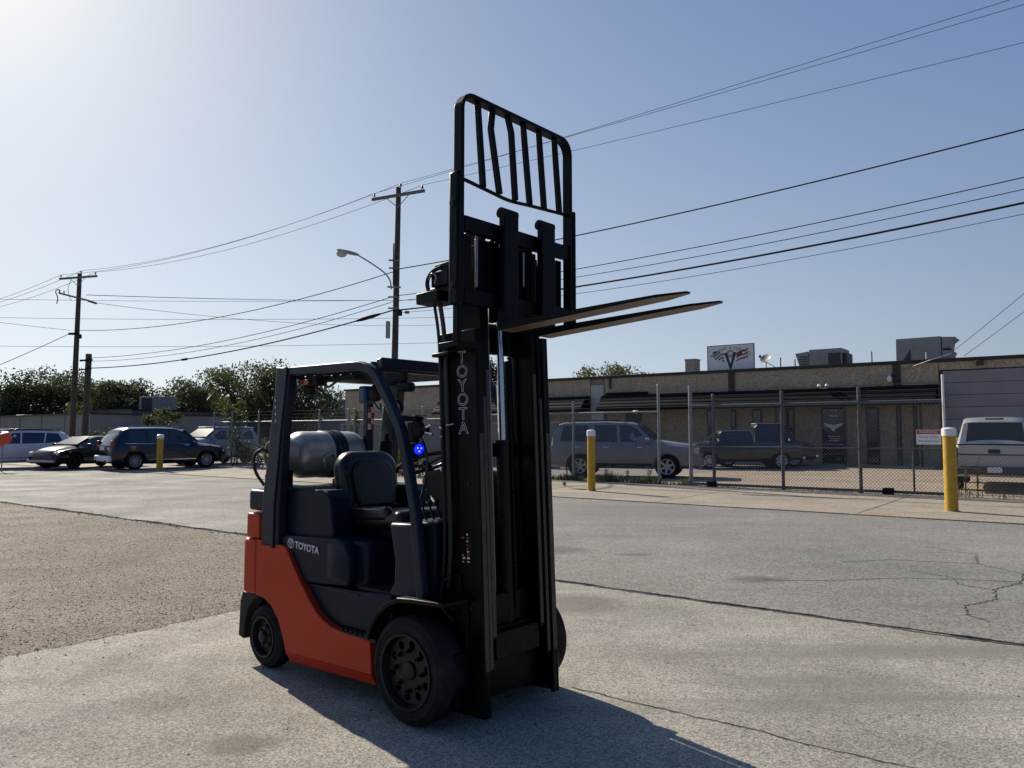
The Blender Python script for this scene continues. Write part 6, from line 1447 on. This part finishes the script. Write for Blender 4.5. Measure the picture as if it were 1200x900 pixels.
# vines and bushes
def bush(name, loc, cl, n, size, m, seed, label, cat='bush', stems=6):
    e = empty(name, loc, 0, label, cat); r = random.Random(seed)
    mb = MB()
    for k in range(stems):
        c = cl[k % len(cl)]; mb.tube([(c[0] * .3 + r.uniform(-.1, .1), c[1] * .3, 0), (c[0] * .7, c[1] * .7, c[2] * .5), (c[0], c[1], c[2])], [.02, .015, .006], 5)
    mb.obj('stem', M['bark'], e, kind='stuff'); leaves(cl, n, size, seed, 1.0).obj('foliage', m, e, fix=False); return e
p = tp(187, 84); bush('bush', (p.x, p.y, 0), [(0, 0, 2.4, 1.7, .8, 1.1), (-1.2, 0, 3.0, .8, .6, .7), (1.4, 0, 3.2, 1.0, .6, .6), (.4, 0, 3.9, 1.0, .5, .5), (2.1, 0, 3.5, .5, .4, .4)], 1500, .30, M['leafC'], 1, 'sunlit green bush growing against the block building above the dark blue SUV')
p = tp(118, 76); bush('bush', (p.x, p.y, 0), [(0, 0, .9, 1.2, .7, .9), (1.3, 0, 1.1, .9, .6, 1.0), (-.6, 0, 1.3, .6, .5, .6)], 900, .28, M['leafB'], 2, 'dark bush at the wall right of the short utility pole')
p = tp(277, 36); bush('vine', (p.x, p.y, .03), [(0, 0, 1.2, .45, .3, 1.1), (.1, 0, 2.2, .5, .3, .5), (-.35, 0, 2.6, .35, .25, .4), (.25, 0, 2.9, .22, .2, .3), (.5, 0, .7, .4, .3, .6)], 2200, .12, M['leafC'], 3, 'leafy vine climbing the fence post left of the forklift', 'vine')
p = tp(303, 35); bush('bush', (p.x, p.y, .03), [(0, 0, .5, .5, .3, .5), (.35, 0, .9, .3, .3, .45)], 900, .11, M['leafC'], 4, 'low weedy bush at the fence behind the rear guard pillar')
p = tp(416, 36); bush('vine', (p.x, p.y, .03), [(0, 0, 1.4, .28, .3, 1.0), (.05, 0, 2.3, .25, .2, .45)], 900, .12, M['leafC'], 5, 'narrow vine on the fence behind the propane cylinder', 'vine')
p = tp(474, 27.4); bush('bush', (p.x, p.y, .03), [(0, 0, .4, .4, .3, .4), (.5, 0, .35, .35, .3, .35), (-.2, 0, .7, .2, .2, .3)], 900, .10, M['weed'], 6, 'light green weeds under the blue spot light')
def grass(name, a_rng, b_c, n, hmax, m, seed, label, lean_=.3, hi=None):
    r = random.Random(seed); V = []; F = []
    for _ in range(n):
        a = r.uniform(*a_rng); cl = .5 + .5 * sin(a * 3.1 + seed) * sin(a * 1.3 + 2); 
        if r.random() > .25 + .75 * cl: continue
        x, y, _z = st(a, b_c + r.gauss(0, .10)); h = hmax * r.uniform(.25, 1) * (.4 + .6 * cl); t = r.uniform(0, 2 * pi); dx, dy = cos(t) * .008, sin(t) * .008; lx, ly = r.gauss(0, lean_) * h, r.gauss(0, lean_) * h; o = len(V)
        V += [(x - dx, y - dy, .02), (x + dx, y + dy, .02), (x + lx * .4 + dx, y + ly * .4 + dy, .02 + h * .6), (x + lx * .4 - dx, y + ly * .4 - dy, .02 + h * .6), (x + lx, y + ly, .02 + h)]
        F += [(o, o + 1, o + 2, o + 3), (o + 3, o + 2, o + 4)]
    mb = MB(); mb.add(V, F); o = mb.obj(name, m, fix=False); top(o, label, 'grass', kind='stuff')
grass('weeds', (a_of(600), a_of(808)), FB + .02, 3000, .40, M['weed'], 11, 'weeds and dry grass along the fence below the grey SUV')
grass('dry_grass', (a_of(600), a_of(1104)), FB - .05, 1500, .12, M['drygrass'], 12, 'short dry grass along the foot of the sliding gate')
grass('dry_weeds', (a_of(1112), a_of(1200) + 3), FB - .02, 260, .4, M['drygrass'], 13, 'dry weeds under the fence in front of the white pickup', .35)
def weed(px, b, h, seed, label, n=90):
    a = a_of(px, b); x, y, _ = st(a, b); r = random.Random(seed); e = empty('weed', (x, y, .03), 0, label, 'weed'); s = MB(); V = []; F = []
    for k in range(4):
        tx, ty = r.gauss(0, .10) * h, r.gauss(0, .08); P_ = [Vector((0, 0, 0)), Vector((tx * .4, ty * .4, h * .5)), Vector((tx, ty, h * r.uniform(.6, 1)))]; s.tube(P_, [.006, .005, .002], 4)
        for j in range(n // 4):
            t = r.uniform(.15, 1); p_ = P_[0].lerp(P_[1], t * 2) if t < .5 else P_[1].lerp(P_[2], t * 2 - 1); d = Vector((r.gauss(0, 1), r.gauss(0, 1), .4)).normalized(); q_ = p_ + d * r.uniform(.04, .11); w_ = Vector((-d.y, d.x, 0)) * .014; o = len(V)
            V += [p_, (p_ + q_) / 2 + w_, q_, (p_ + q_) / 2 - w_]; F.append((o, o + 1, o + 2, o + 3))
    s.obj('stem', M['weed'], e, kind='stuff'); mb = MB(); mb.add(V, F); mb.obj('foliage', M['weed'], e, fix=False)
weed(676, FB - .1, 1.25, 21, 'tall stalky weed at the first fence post behind the yellow bollard'); weed(664, FB - .1, .7, 22, 'short weed left of the yellow bollard at the fence')
weed(709, FB, .6, 23, 'bushy dry weed right of the middle yellow bollard'); weed(735, FB, .5, 24, 'green weed below the front wheel of the grey SUV', 130); weed(760, FB - .05, .55, 25, 'weed at the foot of the tall fence post', 130)
weed(661, 18.6, .14, 26, 'tiny green tuft on the apron left of the middle bollard', 120)
weed(1128, FB - .1, .8, 27, 'dry weed clump right behind the nearest bollard'); weed(1142, FB - .1, 1.0, 28, 'tall dry weed in front of the white pickup tailgate')
